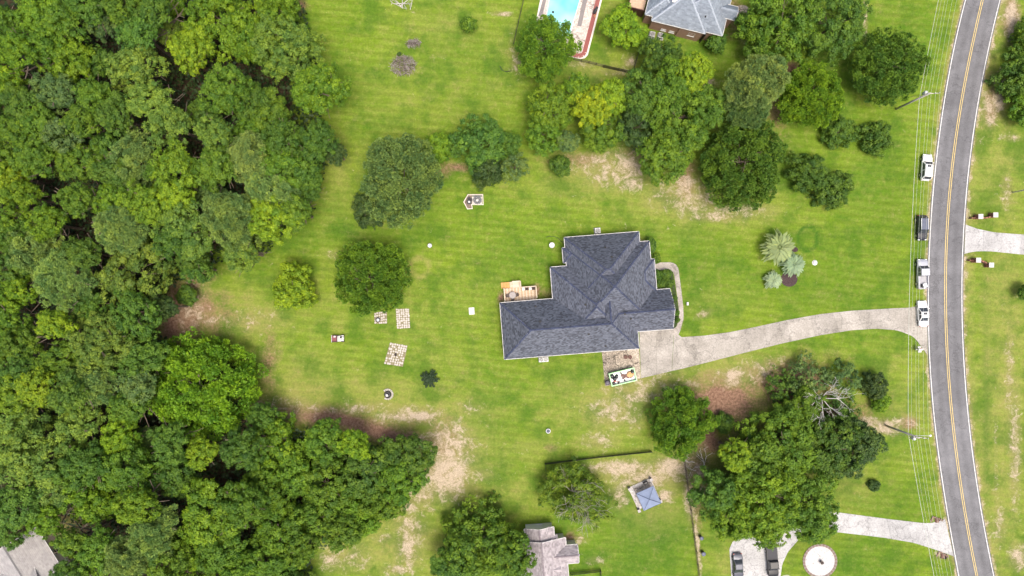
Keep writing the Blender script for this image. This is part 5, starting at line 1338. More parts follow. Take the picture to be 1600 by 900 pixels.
def unit(a): return a/np.maximum(1e-9, np.linalg.norm(a, axis=-1, keepdims=True))
def leaf_quads(C, Nrm, size, asp, tint, rg, direc=None):
    k = len(C); r = rg.normal(size=(k, 3)) if direc is None else direc
    T = unit(np.cross(Nrm, r)) if direc is None else unit(r)
    B = unit(np.cross(Nrm, T)); l = size[:, None]
    q = np.stack([C-T*l*.5, C+B*l*asp*.5-T*l*.05, C+T*l*.5, C-B*l*asp*.5-T*l*.05], 1)
    return q, tint
def quads_mesh(name, Q, tint, m):
    me = bpy.data.meshes.new(name); k = len(Q)
    me.vertices.add(4*k); me.vertices.foreach_set('co', Q.reshape(-1).astype(np.float32))
    me.loops.add(4*k); me.loops.foreach_set('vertex_index', np.arange(4*k))
    me.polygons.add(k); me.polygons.foreach_set('loop_start', np.arange(0, 4*k, 4)); me.update()
    at = me.attributes.new('tint', 'FLOAT', 'FACE'); at.data.foreach_set('value', np.clip(tint, 0, 1).astype(np.float32))
    me.materials.append(m); return me
def crown_mesh(name, R, flat=.85, lr=1.3, tuft=.30, nt=13, nl=16, leaf=.36, asp=.55, seed=0, rough=.16, low=-.3, dens=.85, spiky=False, fill=.6):
    """lobes spread over an uneven dome, each lobe a cluster of separate leaf tufts, each tuft a spray of single leaves"""
    rg = np.random.default_rng(seed)
    n = int(dens*2*math.pi*R*R*(1-low)/(1.55*lr*lr)); i = np.arange(n)+.5
    z = 1-(1-low)*i/n; ph = i*2.39996+rg.uniform(0, 1.4, n)
    d = np.stack([np.sqrt(np.maximum(0, 1-z*z))*np.cos(ph), np.sqrt(np.maximum(0, 1-z*z))*np.sin(ph), z], 1)
    d = unit(d+rg.normal(0, .14, (n, 3)))
    w = np.ones(n)
    for _ in range(7):
        v = unit(rg.normal(size=3)); f = rg.uniform(2, 5); w += rough*.55*np.sin(f*(d@v)+rg.uniform(0, 6.3))
    w = np.clip(w, .78, 1.10)
    rad = (R-lr*.6)*w*rg.uniform(.70, 1.05, n)
    P = d*rad[:, None]*np.array([1, 1, flat])
    L_r = lr*rg.uniform(.42, 1.08, n); ltint = rg.normal(.5, .24, n)
    m = int(n*.5*fill); j = rg.integers(0, n, m); P = np.concatenate([P, P[j]*rg.uniform(.45, .72, (m, 1))]); d = np.concatenate([d, d[j]]); L_r = np.concatenate([L_r, L_r[j]]); ltint = np.concatenate([ltint, ltint[j]])
    n = len(P)
    ti = np.repeat(np.arange(n), nt); k = len(ti)
    td = unit(rg.normal(size=(k, 3))+d[ti]*.8+np.array([0, 0, .5]))
    tp = P[ti]+td*(L_r[ti]*rg.uniform(.6, 1.12, k))[:, None]*np.array([1, 1, .9])
    tt = ltint[ti]+rg.normal(0, .22, k); tr = tuft*rg.uniform(.6, 1.35, k)
    li = np.repeat(np.arange(k), nl); q = len(li)
    if spiky:
        ld = unit(rg.normal(size=(q, 3))+td[li]*.7); C = tp[li]+ld*(tr[li]*.9)[:, None]
        Nn = unit(np.cross(ld, rg.normal(size=(q, 3)))); Q, t = leaf_quads(C, Nn, leaf*rg.uniform(.7, 1.2, q), asp, tt[li]+rg.normal(0, .08, q), rg, ld)
    else:
        off = rg.normal(size=(q, 3)); off = unit(off)*(tr[li]*rg.uniform(.3, 1.1, q))[:, None]
        C = tp[li]+off; Nn = unit(unit(off)*.6+td[li]*.5+np.array([0, 0, .4])+rg.normal(0, .35, (q, 3)))
        Q, t = leaf_quads(C, Nn, leaf*rg.uniform(.65, 1.3, q), asp, tt[li]+rg.normal(0, .10, q), rg)
    return quads_mesh(name, Q, t, LEAF)

def limb_tree(mb, rg, base, d, length, r, depth, split=3, spread=.6, up=.1, minr=.015, segs=3, wig=.12, n=5):
    pts = [Vector(base)]; d = Vector(d).normalized(); 
    for i in range(segs):
        d = (d+Vector(rg.normal(0, wig, 3))+Vector((0, 0, up*.2))).normalized(); pts.append(pts[-1]+d*length/segs)
    r1 = max(minr, r*.6); mb.tube(pts, r, r1, n, cap=(depth == 0))
    if depth <= 0: return
    for k in range(split):
        a = rg.uniform(0, 6.28); o = d.orthogonal().normalized(); o = Matrix.Rotation(a, 3, d) @ o
        nd = (d*rg.uniform(.6, 1.0)+o*spread*rg.uniform(.7, 1.5)+Vector((0, 0, up))).normalized()
        st = pts[-1] if k == 0 else pts[rg.integers(max(1, segs-1), segs+1)]
        limb_tree(mb, rg, st, nd, length*rg.uniform(.55, .85), r1*rg.uniform(.7, 1), depth-1, split, spread, up, minr, max(2, segs-1), wig, n)
def trunk_mesh(seed, m=BARK):
    """unit trunk: total height 1, limbs reach out to radius about .32"""
    rg = np.random.default_rng(seed); mb = MB()
    mb.tube([(0, 0, 0), (0, 0, .03), (.008, .004, .25), (0, .01, .5), (.01, 0, .72)], .030, .012, 8)
    for k in range(7):
        a = 6.283*k/7+rg.uniform(-.3, .3); z = rg.uniform(.38, .68)
        limb_tree(mb, rg, (0, 0, z), (math.cos(a), math.sin(a), .7), .22, .011, 1, 3, .7, .15, .003, 3, .12, 4)
    return mb.build('trunk_source', m)
TRUNKS = []
for s in range(3):
    o = trunk_mesh(s); TRUNKS.append(o.data); bpy.data.objects.remove(o)
ST = {}
def style(key):
    if key in ST: return ST[key]
    L = []
    if key == 'XL':   R = 7.5; L = [crown_mesh('crown', R, .85, 1.45, .44, 13, 23, .30, .62, 40+i, .22) for i in range(5)]
    elif key == 'L':  R = 4.8; L = [crown_mesh('crown', R, .9, 1.15, .37, 13, 22, .27, .62, 20+i, .26) for i in range(7)]
    elif key == 'M':  R = 3.2; L = [crown_mesh('crown', R, .95, .9, .32, 12, 20, .24, .62, 10+i, .26) for i in range(5)]
    elif key == 'S':  R = 1.7; L = [crown_mesh('crown', R, .9, .50, .22, 10, 14, .19, .6, 60+i, .16, dens=1.1) for i in range(3)]
    elif key == 'P':  R = 4.8; L = [crown_mesh('crown', R, .9, .95, .36, 11, 34, .42, .20, 70+i, .24, spiky=True) for i in range(5)]
    elif key == 'FX': R = 7.0; L = [crown_mesh('crown', R, .82, 1.05, .36, 11, 22, .36, .38, 80+i, .11, spiky=True, dens=.95) for i in range(4)]
    elif key == 'C':  R = 4.0; L = [crown_mesh('crown', R, .9, 1.05, .30, 9, 14, .27, .6, 90+i, .28, dens=.65, fill=.5) for i in range(3)]
    ST[key] = (R, L); return ST[key]
TONE = {  # leaf colours (real leaf albedo)
 'Y': ((.132, .222, .010), 'bright yellow green'), 'YG': ((.098, .182, .010), 'yellowish green'), 'G': ((.080, .155, .012), 'mid green'),
 'D': ((.062, .126, .014), 'dark green'), 'B': ((.064, .142, .018), 'bluish green'), 'P': ((.138, .212, .052), 'pale greyish green'), 'PG': ((.108, .180, .024), 'pale green'),
 'K': ((.042, .080, .018), 'very dark green'), 'YY': ((.215, .290, .010), 'golden yellow'), 'O': ((.082, .142, .036), 'dull olive green')}
cnt = {}
TREES = []
def tree(px, py, rp, tone, label, st=None, h=None, name='tree', cat='tree', group=None, stretch=(1, 1), rot=None, trunk=True, zs=1.0, infl=1.08, hk=None):
    if st is None: st = 'XL' if rp > 46 else ('L' if rp > 29 else ('M' if rp > 17 else 'S'))
    R0, meshes = style(st)
    rm = rp*K
    if h is None: h = max(rm*1.75, min(2.2*rm, 9)) if not hk else hk
    rz = rm*.88*zs; hc = max(h-rz, rz*.5)
    rm *= (1-hc/CAM_H)*infl
    p = W(px, py, hc)
    i = cnt[st] = cnt.get(st, 0)+1
    rr = random.Random(int(px*7+py*13))
    t = thing(name, label, cat, (p.x, p.y, 0), rr.uniform(0, 6.28) if rot is None else rot, group)
    c = bpy.data.objects.new('crown', meshes[i % len(meshes)]); COL.objects.link(c); c.parent = t
    c.location = (0, 0, hc); s = rm/R0; c.scale = (s*stretch[0], s*stretch[1], s*zs)
    b = TONE[tone][0]; f = rr.uniform(.9, 1.1); g = rr.uniform(.93, 1.07); f *= 1.13*(1.22 if st in ('P', 'FX') else 1); c.color = (b[0]*f*g, b[1]*f, b[2]*f, 1)
    if trunk:
        k = bpy.data.objects.new('trunk', TRUNKS[i % 3]); COL.objects.link(k); k.parent = t; k.scale = (max(h, rm*1.6)*.9,)*2+(h*.95,)
    TREES.append((t, px, py, rp)); return t

# the woods: every crown one can tell apart, by pixel, radius and leaf tone -----------------------------
WOODS = [
 (10,45,30,'G'),(60,22,30,'YG'),(95,38,36,'G'),(135,10,26,'D'),(160,36,24,'O'),(190,14,30,'G'),(216,52,28,'B'),(242,18,26,'D'),(262,46,24,'PG'),(270,4,22,'YG'),
 (300,78,33,'Y'),(350,35,50,'YG'),(396,62,40,'YG'),(352,142,36,'G'),(392,160,32,'D'),(25,82,30,'YG'),(112,96,40,'YG'),(72,74,27,'G'),(8,130,30,'Y'),(38,168,32,'D'),
 (92,146,34,'O'),(150,150,27,'G'),(213,108,40,'PG'),(238,158,29,'PG'),(266,196,32,'PG'),(182,180,30,'D'),(130,188,28,'G'),(62,200,32,'G'),(15,212,32,'G'),(100,218,29,'O'),
 (58,244,36,'G'),(126,252,32,'G'),(20,276,32,'Y'),(166,232,24,'B'),(214,254,42,'P'),(276,268,38,'YG'),(336,210,30,'PG'),(336,262,28,'G'),(386,246,32,'P'),(180,270,28,'D'),
 (430,18,38,'YG'),(450,78,54,'PG'),(502,138,38,'YG'),(420,180,34,'G'),(440,215,36,'D'),(498,220,33,'D'),(523,238,18,'K'),(472,272,38,'D'),(440,258,42,'G'),(424,300,36,'P'),
 (424,342,36,'Y'),(462,330,25,'G'),(482,300,20,'D'),(35,308,32,'YG'),(77,350,30,'YG'),(122,310,28,'G'),(177,312,26,'YG'),(232,320,33,'YG'),(276,312,26,'Y'),(195,354,40,'P'),
 (60,392,42,'P'),(106,440,42,'P'),(25,458,30,'Y'),(214,424,54,'PG'),(290,362,38,'PG'),(302,402,24,'D'),(364,342,50,'P'),(378,394,30,'PG'),(146,482,32,'D'),(218,488,38,'D'),
 (162,532,47,'PG'),(88,505,26,'Y'),(15,500,30,'G'),(40,535,28,'G'),(92,562,30,'G'),(30,582,30,'B'),(62,604,28,'Y'),(226,560,38,'D'),(150,592,36,'P'),(20,612,28,'YG'),
 (30,660,46,'PG'),(110,616,32,'D'),(126,664,38,'PG'),(190,682,33,'Y'),(216,602,28,'O'),(206,632,28,'G'),(230,690,24,'P'),(268,690,30,'D'),(315,706,26,'Y'),(60,722,46,'PG'),
 (132,730,40,'D'),(200,730,45,'G'),(270,742,36,'D'),(84,770,32,'P'),(150,776,45,'YG'),(216,790,32,'YG'),(242,832,40,'P'),(28,788,38,'B'),(72,810,26,'YG'),(330,800,44,'YG'),
 (112,848,25,'G'),(160,862,36,'G'),(200,872,36,'P'),(262,882,36,'G'),(14,838,20,'B'),
 (432,690,42,'YG'),(555,692,25,'Y'),(506,684,30,'G'),(462,730,46,'G'),(420,762,48,'G'),(520,760,46,'G'),(580,730,45,'D'),(640,712,36,'D'),(632,744,38,'G'),(600,780,40,'G'),
 (560,802,45,'YG'),(500,802,42,'G'),(440,820,46,'G'),(380,700,34,'D'),(378,788,42,'G'),(342,852,42,'G'),(420,872,42,'G'),(474,856,30,'G'),(300,852,36,'YG'),(372,884,36,'G'),(536,832,26,'G'),
 (410,650,24,'D'),(310,420,24,'D'),(270,380,26,'D'),(130,395,26,'D'),(260,480,20,'K'),(330,300,24,'O'),(320,180,24,'D'),(390,205,26,'G'),(150,100,24,'D'),(20,365,32,'G'),(10,420,30,'D'),
 (-28,90,36,'G'),(-30,180,36,'D'),(-26,260,36,'G'),(-28,340,36,'YG'),(-28,470,36,'G'),(-30,560,36,'G'),(-28,640,36,'D'),(-25,730,38,'PG'),(60,-24,34,'G'),(150,-26,34,'D'),(230,-28,34,'G'),(330,-26,38,'YG'),(420,-30,34,'G'),(200,930,34,'G'),(320,930,36,'G'),(400,934,36,'G'),(460,920,34,'D'),(110,905,30,'D')]
def region(x, y):
    if x < 0 or y < 0 or y > 900: return 'beyond the photo edge beside the woods'
    if y > 640 and x > 290: return 'of the lower wood by the pale straw' if x > 480 else 'in the lower wood near the bottom edge'
    col = 'left edge' if x < 60 else ('lawn edge' if x > 380 or (x > 260 and y > 380) else ('middle' if x > 170 else 'left half'))
    row = 'upper woods' if y < 150 else ('woods above centre' if y < 300 else ('central woods' if y < 450 else ('lower woods' if y < 640 else 'bottom left woods')))
    return '%s %s of %s' % ('at' if 'edge' in col else 'in', col, row)
key = {}
for w in WOODS:
    x, y, r, t = w; size = 'broad' if r >= 40 else ('medium' if r >= 29 else 'small')
    key.setdefault((TONE[t][1], size, region(x, y)), []).append(w)
ORD = ['', 'second', 'third', 'fourth', 'fifth', 'sixth', 'seventh', 'eighth', 'ninth', 'tenth']
for (tn, size, reg), ws in key.items():
    vert = (max(w[1] for w in ws)-min(w[1] for w in ws)) >= (max(w[0] for w in ws)-min(w[0] for w in ws))
    ws = sorted(ws, key=lambda w: w[1] if vert else w[0])
    for k, (x, y, r, t) in enumerate(ws):
        lab = '%s %s crown %s' % (size, tn, reg)
        if len(ws) == 2: lab += (', upper of two', ', lower of two')[k] if vert else (', left of two', ', right of two')[k]
        elif len(ws) > 2: lab += ', '+((ORD[k]+' ' if k else '')+('from the top' if k else 'topmost') if vert else ((ORD[k]+' from the left') if k else 'leftmost'))
        rr = random.Random(x*31+y)
        pine = t in ('P',)
        tree(x, y, r, t, lab, st=('P' if pine else None), hk=(7.5+rr.uniform(0, 3) if (x > 390 and y > 640) else (10.5 if (x > 380 or (x > 250 and y > 380)) else 13)+rr.uniform(0, 4.5) if r > 24 else 8+rr.uniform(0, 3)), group='trees of the woods', infl=1.05, zs=1.05, stretch=(rr.uniform(.86, 1.16), rr.uniform(.86, 1.16)))
# dark low growth under the woods, one mass nobody could count
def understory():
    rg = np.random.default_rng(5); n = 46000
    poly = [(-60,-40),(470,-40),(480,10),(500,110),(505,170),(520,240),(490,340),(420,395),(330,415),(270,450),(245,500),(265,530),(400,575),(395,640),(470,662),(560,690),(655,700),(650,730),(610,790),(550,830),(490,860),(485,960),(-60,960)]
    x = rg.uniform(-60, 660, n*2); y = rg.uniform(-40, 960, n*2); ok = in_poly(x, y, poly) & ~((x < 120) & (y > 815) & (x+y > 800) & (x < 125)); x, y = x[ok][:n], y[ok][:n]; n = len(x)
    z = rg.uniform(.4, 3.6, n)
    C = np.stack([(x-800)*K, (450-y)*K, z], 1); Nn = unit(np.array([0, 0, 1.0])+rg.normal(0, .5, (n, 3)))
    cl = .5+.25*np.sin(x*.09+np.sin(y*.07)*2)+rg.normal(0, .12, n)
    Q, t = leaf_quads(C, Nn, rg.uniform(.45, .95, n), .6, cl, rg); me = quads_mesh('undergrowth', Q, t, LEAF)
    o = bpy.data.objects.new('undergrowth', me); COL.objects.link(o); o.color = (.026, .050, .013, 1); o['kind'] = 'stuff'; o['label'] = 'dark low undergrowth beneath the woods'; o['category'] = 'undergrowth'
understory()

# single trees and shrubs ---------------------------------------------------------------------------
S = 'shrub'
tree(320, 604, 84, 'YG', 'very broad round yellowish green tree at the lawn edge of the woods', st='FX', h=10.5, infl=1.02, zs=.9)
tree(628, 284, 66, 'O', 'big round greyish olive tree on back lawn below the brush pile', st='FX', hk=14, infl=1.0)
tree(577, 330, 25, 'K', 'dark bush tucked under the left of the olive round tree', name='bush', cat='bush', h=3.5)
tree(580, 433, 58, 'G', 'big round mid green tree above the stone patches', st='FX', h=10, infl=1.0)
tree(460, 450, 36, 'Y', 'uneven bright green tree with bare twigs left of the round tree', st='L', h=7)
tree(293, 462, 15, 'D', 'small round bush on bare red soil at the woods edge', name='bush', cat='bush')
tree(684, 231, 21, 'YG', 'light green shrub right of the olive round tree', name='shrub', cat=S)
tree(714, 226, 16, 'D', 'dark low shrub between the light shrub and bluish tree', name='shrub', cat=S)
tree(748, 226, 40, 'B', 'bluish green round tree in the shrub row above stone garden bed', h=8)
tree(762, 266, 27, 'K', 'very dark shrub just above the pale edged garden bed', name='shrub', cat=S, h=4)
tree(795, 226, 19, 'D', 'dark round shrub at the right of the bluish tree', name='shrub', cat=S)
tree(805, 262, 21, 'O', 'dull olive shrub at the right end of the shrub row', name='shrub', cat=S, st='C', infl=1.2)
tree(875, 260, 16, 'D', 'lone dark bush on dry grass above the house', name='bush', cat='bush')
tree(733, 38, 12, 'G', 'small round bush alone on the upper lawn', name='bush', cat='bush')
tree(853, 78, 46, 'G', 'round mid green tree overhanging the swimming pool', h=10, st='FX')
tree(974, 45, 31, 'Y', 'bright yellow green tree between pool and pinkish brick house', h=7)
tree(1120, 66, 15, 'D', 'small shrub at the lower right corner of pinkish brick house', name='shrub', cat=S)
MG = 'trees of the middle grove'
for x, y, r, t, lab, st, h in (
 (858,172,36,'YG','yellowish green tree at the left end of the middle grove',None,10),(848,212,28,'G','mid green tree lowest at the left end of the middle grove',None,7),
 (925,168,32,'YY','golden yellow tree in the middle grove below the pool',None,11),(899,138,22,'YG','small yellowish tree left above the golden one',None,9),(953,152,25,'Y','bright yellow green tree right above the golden one',None,10),
 (936,206,35,'G','bright green tree just below the golden yellow one',None,9),(886,222,18,'O','small olive tree between two green ones at grove\'s lower left',None,6),
 (1002,152,40,'D','dark green tree right of the golden one',None,11),(1045,140,40,'G','mid green tree in the middle grove under the black fence corner',None,12),(1084,112,28,'Y','bright yellow green crown above the big central green tree',None,12),
 (1030,92,31,'D','dark green tree topmost in the grove beside the black fence',None,9),(1064,186,58,'G','biggest green tree in the centre of the middle grove',None,13),(1042,242,42,'G','green tree with lowest foliage beside the straw patch of grove',None,10),
 (1098,172,34,'D','dark green crown at the right of the grove\'s biggest tree',None,11),(990,202,28,'K','very dark tree in the gap right of the bright green one',None,8),
 (1180,132,44,'P','pale greyish pine with clumped needles above the dark round oak','P',15),(1166,170,30,'O','olive pine crown at the left below the pale pine','P',12),
 (1264,150,48,'YG','round yellowish green tree right of the pale pine','FX',9),(1212,42,66,'G','large green tree right of the pale blue grey roof',None,12),(1300,40,52,'D','large dark green tree at top edge beside the tan curved edge',None,12),
 (1157,255,62,'D','large round dark green tree above the straw patch, upper right of house','FX',11)):
    tree(x, y, r, t, lab, st=st, h=h, group=MG)
tree(1262, 272, 36, 'D', 'left half of the long dark purple green bush row on right lawn', name='bush', cat='bush', st='L', h=4.5, infl=1.0, stretch=(1.1, .85), rot=R_(-25))
tree(1298, 298, 30, 'D', 'right half of the long dark purple green bush row on right lawn', name='bush', cat='bush', st='M', h=4, infl=1.05)
tree(1380, 106, 52, 'D', 'round dark green tree left of the upper utility pole', h=10, st='FX')
tree(1309, 207, 25, 'D', 'left dark round bush of the pair on the right lawn', name='bush', cat='bush', st='M', h=4, infl=1.05)
tree(1367, 215, 27, 'D', 'right dark round bush of the pair on the right lawn', name='bush', cat='bush', st='M', h=4, infl=1.05)
tree(1596, 122, 42, 'D', 'dark green tree cut by the right edge across the road', h=6); tree(1610, 60, 30, 'G', 'green tree cut by the upper right edge across the road', h=5); tree(1600, 170, 28, 'G', 'lower green tree cut by the right edge across the road', h=5)
tree(1603, 456, 12, 'D', 'small dark bush at the right edge below the gateway', name='bush', cat='bush')
tree(1063, 658, 53, 'G', 'neat round bright green tree below the driveway', st='FX', h=9, infl=1.0)
LG = 'trees of the lower right grove'
for x, y, r, t, lab, st, h in (
 (1130,660,15,'D','small dark bush in brown mulch right of the neat round tree',None,3),(1222,690,60,'G','green tree at the top of the lower right grove',None,11),(1182,722,46,'G','green tree at the left middle of the lower right grove',None,11),
 (1150,710,23,'Y','small bright yellow green crown at the left of lower right grove',None,12),(1184,778,62,'YG','broadest tree in the lower right grove',None,13),(1244,772,58,'G','broad green tree above the lower driveway end',None,12),
 (1290,692,46,'D','dark green tree at the upper right of lower right grove',None,10),(1332,698,40,'K','very dark tree at the right end of lower right grove',None,8),(1272,818,34,'G','green tree touching the upper end of the lower driveway',None,9),
 (1118,768,38,'D','dark green tree at the left edge of the grove by the fence',None,10),(1200,812,38,'YG','yellowish green tree just above the black pickup',None,10),(1146,812,36,'YG','yellowish green tree just above the dark grey saloon',None,10),
 (1216,602,24,'D','dark low shrub in mulch left of the dead tree','C',3),(1262,588,32,'O','loose olive shrub left above the dead tree','C',4),(1318,588,26,'O','loose olive shrub right above the dead tree','C',4),(1308,640,28,'D','loose dark shrub right below the dead tree','C',4),
 (1364,602,20,'K','blackish blue green shrub at the right of dead tree',None,4),(1376,628,14,'YG','small yellowish green shrub below the blackish one',None,3),(1250,640,34,'G','green tree just left of the dead tree',None,7)):
    tree(x, y, r, t, lab, st=st, h=h, group=LG, name='tree' if h > 5 else 'shrub', cat='tree' if h > 5 else 'shrub')
tree(1365, 758, 9, 'K', 'tiny dark round bush alone on the lower right lawn', name='bush', cat='bush', h=1.3)
tree(748, 842, 62, 'G', 'large green tree left of the grey pink roof, bottom edge', st='XL', h=9); tree(800, 868, 34, 'G', 'green tree overhanging the left of grey pink roof', h=11); tree(712, 880, 34, 'D', 'dark green tree at the bottom edge left of the large one', h=9)
# hedge and bed beside the main house
tree(1016.5, 385, 8, 'D', 'narrow upper hedge bush beside the house front', name='hedge_bush', cat='bush', st='S', stretch=(1, 1.7), rot=R_(4)); tree(1025, 403.5, 7.5, 'G', 'round clipped bush above the walkway', name='hedge_bush', cat='bush')
for k, (x, y, r) in enumerate(((1028,430,8),(1041,429,8),(1031,443,8.5),(1045,442,7.5),(1054,466,4.5),(1058.5,500,4),(1058,489,4))):
    tree(x, y, r, 'D', ('upper left','upper right','lower left','lower right','narrow top','lowest narrow','middle narrow')[k]+' dark bush between the house front and the walkway', name='hedge_bush', cat='bush', group='bushes in the walkway bed')
def bed(name, poly, m, z=.03):
    o = MB().prism([tuple(W(*p)[:2]) for p in poly], -.05, z).build(name, m); struct(o)
MULCH = mat('dark_mulch', (.055, .035, .035), .95, .45, 7, bump=.8)
bed('planting_bed', [(1017.5,422.5),(1046.5,422),(1051,424),(1056,455),(1060,482),(1060.5,497),(1056.5,511),(1052,513),(1055,480),(1049,451),(1020,453)], mat('bed_green', (.035, .055, .015), .95, .4, 3, bump=.6))

# sparse tree with bare limbs showing ------------------------------------------------------------------
def sparse_tree():
    p = W(902, 776, 4); t = thing('tree', 'thin leaved tree with pale bare limbs showing, above the grey pink roof', 'tree', (p.x, p.y, 0))
    rg = np.random.default_rng(3); g = MB(); g.tube([(0, 0, 0), (.05, .1, 1.6), (0, .15, 2.6)], .24, .18, 8)
    for k in range(10):
        a = 6.283*k/10+rg.uniform(-.25, .25); limb_tree(g, rg, (0, .1, 2.3+.05*k), (math.cos(a), math.sin(a), .85), rg.uniform(2.4, 3.2), .11, 3, 3, .55, .12, .02, 3, .15, 5)
    g.build('trunk', PALEB, t)
    R0, _ = 6.2, 0
    me = crown_mesh('crown', 6.2, .62, .8, .38, 9, 12, .28, .55, 123, .25, -.15, .6, fill=.9)
    c = bpy.data.objects.new('crown', me); COL.objects.link(c); c.parent = t; c.location = (0, 0, 2.9); c.color = (.105, .175, .012, 1); c.scale = (1.12, 1.05, 1)
sparse_tree()
def dead_tree(px, py, label, seed, L0, r0, nb, up, h0=1.5, m=DEADW, name='dead_tree', lift=.9, depth=3, flat=False, cat='dead tree'):
    p = W(px, py, h0); t = thing(name, label, cat, (p.x, p.y, 0)); rg = np.random.default_rng(seed)
    if not flat: MB().tube([(0, 0, 0), (.05, .05, h0), (0, .1, h0+.8)], r0*1.6, r0, 8).build('trunk', m, t)
    for k in range(nb):
        g = MB(); a = 6.283*k/nb+rg.uniform(-.35, .35)
        if flat: a = seed*1.7+rg.normal(0, .95)
        limb_tree(g, rg, (0, 0, h0) if not flat else (rg.normal(0, .9*L0/2), rg.normal(0, .7*L0/2), .12+.05*k), (math.cos(a), math.sin(a), lift), L0*rg.uniform(.75, 1.2), r0*rg.uniform(.5, .8), depth, 3, .6, up, .018, 3, .16, 5); g.build('branch', m, t)
dead_tree(1284, 622, 'bare grey dead tree with forked branches in the lower right grove', 4, 2.6, .12, 7, .05, 4.5, lift=.55)
dead_tree(1096, 726, 'fallen bleached branches between the round tree and the fence', 9, 1.7, .11, 5, -.05, .3, name='fallen_branch', lift=.15, flat=True, depth=2, cat='branches')
dead_tree(622, 15, 'bleached dead branches lying on the upper lawn at the top edge', 12, 2.2, .13, 6, -.02, .3, name='fallen_branch', lift=.08, flat=True, depth=2, cat='branches')
dead_tree(432, 478, 'small bleached twigs at the lower left of the uneven bright tree', 15, .8, .04, 4, 0, .4, name='fallen_branch', lift=.2, flat=True, depth=2, cat='branches')
def brush(px, py, rx, ry, n, label, seed):
    p = W(px, py); t = thing('brush_pile', label, 'brush pile', (p.x, p.y, 0)); rg = np.random.default_rng(seed); cols = [mat('twig_grey', (.17, .14, .125), .9, .3, 3), mat('twig_pale', (.30, .265, .25), .9, .2, 3), mat('twig_dark', (.085, .065, .055), .9)]
    G = [MB(), MB(), MB()]
    for i in range(n):
        a = rg.uniform(0, 6.28); r = math.sqrt(rg.uniform()); x, y = rx*r*math.cos(a), ry*r*math.sin(a); l = rg.uniform(.5, 1.5); b = rg.uniform(0, 3.14); z = (1-r*r)*.8*rg.uniform(.2, 1)+.05
        d = Vector((math.cos(b), math.sin(b), rg.normal(0, .15))); q = Vector((x, y, z)); s = Vector((-d.y, d.x, 0))*rg.normal(0, .08)
        G[i % 3].tube([q-d*l/2, q+s, q+d*l/2], rg.uniform(.02, .05), .012, 4, cap=False)
    for g, m in zip(G, cols): g.build('twigs', m, t, kind='stuff')
brush(630, 102.5, 2.4, 1.9, 420, 'large grey pile of cut twigs on the upper lawn', 2)
brush(647, 68, 1.3, .75, 130, 'small grey pile of cut twigs above the large pile', 3)
tree(624, 84, 3, 'K', 'tiny dark plant at the top of the large twig pile', name='weed', cat='plant', trunk=False)

# dark star shaped shrub: ragged plates of leaves around a hub --------------------------------------------
def star_shrub():
    p = W(671, 591.5, .6); t = thing('shrub', 'flat dark green shrub with ragged pointed outline on the back lawn', 'shrub', (p.x, p.y, 0)); rg = np.random.default_rng(8)
    MB().tube([(0, 0, 0), (.03, 0, .9)], .06, .04, 6).build('stem', BARK, t)
    Cs = []; T = []
    for k in range(13):
        a = 6.283*k/13+rg.uniform(-.2, .2); L = rg.uniform(1.25, 1.95); n = 170
        s = rg.uniform(.05, 1, n); w = (1-s)*.45+.12; Cs.append(np.stack([math.cos(a)*L*s-math.sin(a)*w*rg.normal(0, .6, n), math.sin(a)*L*s+math.cos(a)*w*rg.normal(0, .6, n), 1.05-.55*s**1.5+rg.normal(0, .07, n)], 1)); T.append(rg.normal(.45, .12, n))
    C = np.concatenate(Cs); n = len(C); Nn = unit(np.array([0, 0, 1.])+rg.normal(0, .35, (n, 3)))
    Q, tt = leaf_quads(C, Nn, rg.uniform(.14, .28, n), .6, np.concatenate(T), rg); c = bpy.data.objects.new('foliage', quads_mesh('foliage', Q, tt, LEAF)); COL.objects.link(c); c.parent = t; c.color = (.022, .045, .016, 1)
star_shrub()

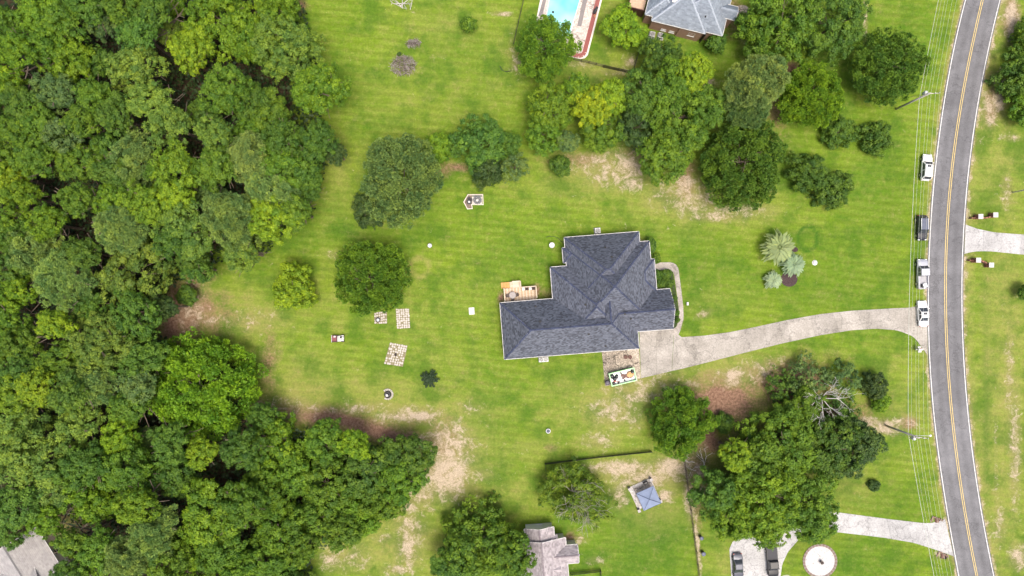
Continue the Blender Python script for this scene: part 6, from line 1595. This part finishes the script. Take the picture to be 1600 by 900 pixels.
# palms: arching fronds of single leaflets ------------------------------------------------------------
FROND = leaf_mat('palm_leaflets', .5, .15)
def palm(px, py, rp, h, n, label, seed, col):
    p = W(px, py, h); t = thing('palm', label, 'palm', (p.x, p.y, 0), 0, 'palms in the mulch bed'); rg = np.random.default_rng(seed); r = rp*K
    MB().tube([(0, 0, 0), (.03, .02, h*.5), (0, 0, h)], .2, .14, 9).build('trunk', BARK, t)
    for k in range(n):
        a = 6.283*(k*.618034) ; inner = (k/n); L = r*(1.0-.45*inner)*rg.uniform(.85, 1.08); lift = .15+.9*inner
        m = 9; s = np.linspace(0, 1, m); R = L*s; Z = h+lift*L*s*.8-.75*L*s**2*(1-.4*inner); bend = rg.normal(0, .15)
        A = a+bend*s*s; X, Y = R*np.cos(A), R*np.sin(A)
        g = MB(); g.tube([(X[i], Y[i], Z[i]) for i in range(m)], .028, .008, 4, cap=False)
        nl = 26; C = []; D = []; 
        for i in range(nl):
            u = .18+.82*i/nl; x, y, z = np.interp(u, s, X), np.interp(u, s, Y), np.interp(u, s, Z)
            for sd in (-1, 1):
                an = a+bend*u*u+sd*(1.0-.6*u); l = .34*r*(1-.5*abs(u-.5)); d = Vector((math.cos(an), math.sin(an), -.35+.3*lift)); w = Vector((-d.y, d.x, .3)).normalized()*.06
                b0 = Vector((x, y, z)); g.add([b0-w*.6, b0+d*l*.5-w, b0+d*l, b0+d*l*.5+w], [(0, 1, 2, 3)])
        o = g.build('frond', FROND, t); f = rg.uniform(.85, 1.15); o.color = (col[0]*f, col[1]*f, col[2]*f, 1)
        at = o.data.attributes.new('tint', 'FLOAT', 'FACE'); at.data.foreach_set('value', np.clip(rg.normal(.5, .15, len(o.data.polygons)), 0, 1).astype(np.float32))
palm(1218, 386, 27, 3.2, 24, 'largest palm with long olive fronds above the mulch bed', 1, (.215, .275, .11))
palm(1241, 413, 19, 2.2, 26, 'silvery green palm at the right over the dark mulch', 2, (.20, .285, .16))
palm(1209.5, 437.5, 14.5, 1.5, 28, 'smallest pale palm left of the dark mulch', 3, (.24, .32, .18))
bed('mulch_bed', [(1233+13*math.cos(a), 436+12*math.sin(a)) for a in [6.283*k/20 for k in range(20)]], MULCH, .05)
bed('mulch_bed', [(1242+5*math.cos(a), 390+4*math.sin(a)) for a in [6.283*k/12 for k in range(12)]], MULCH, .05)
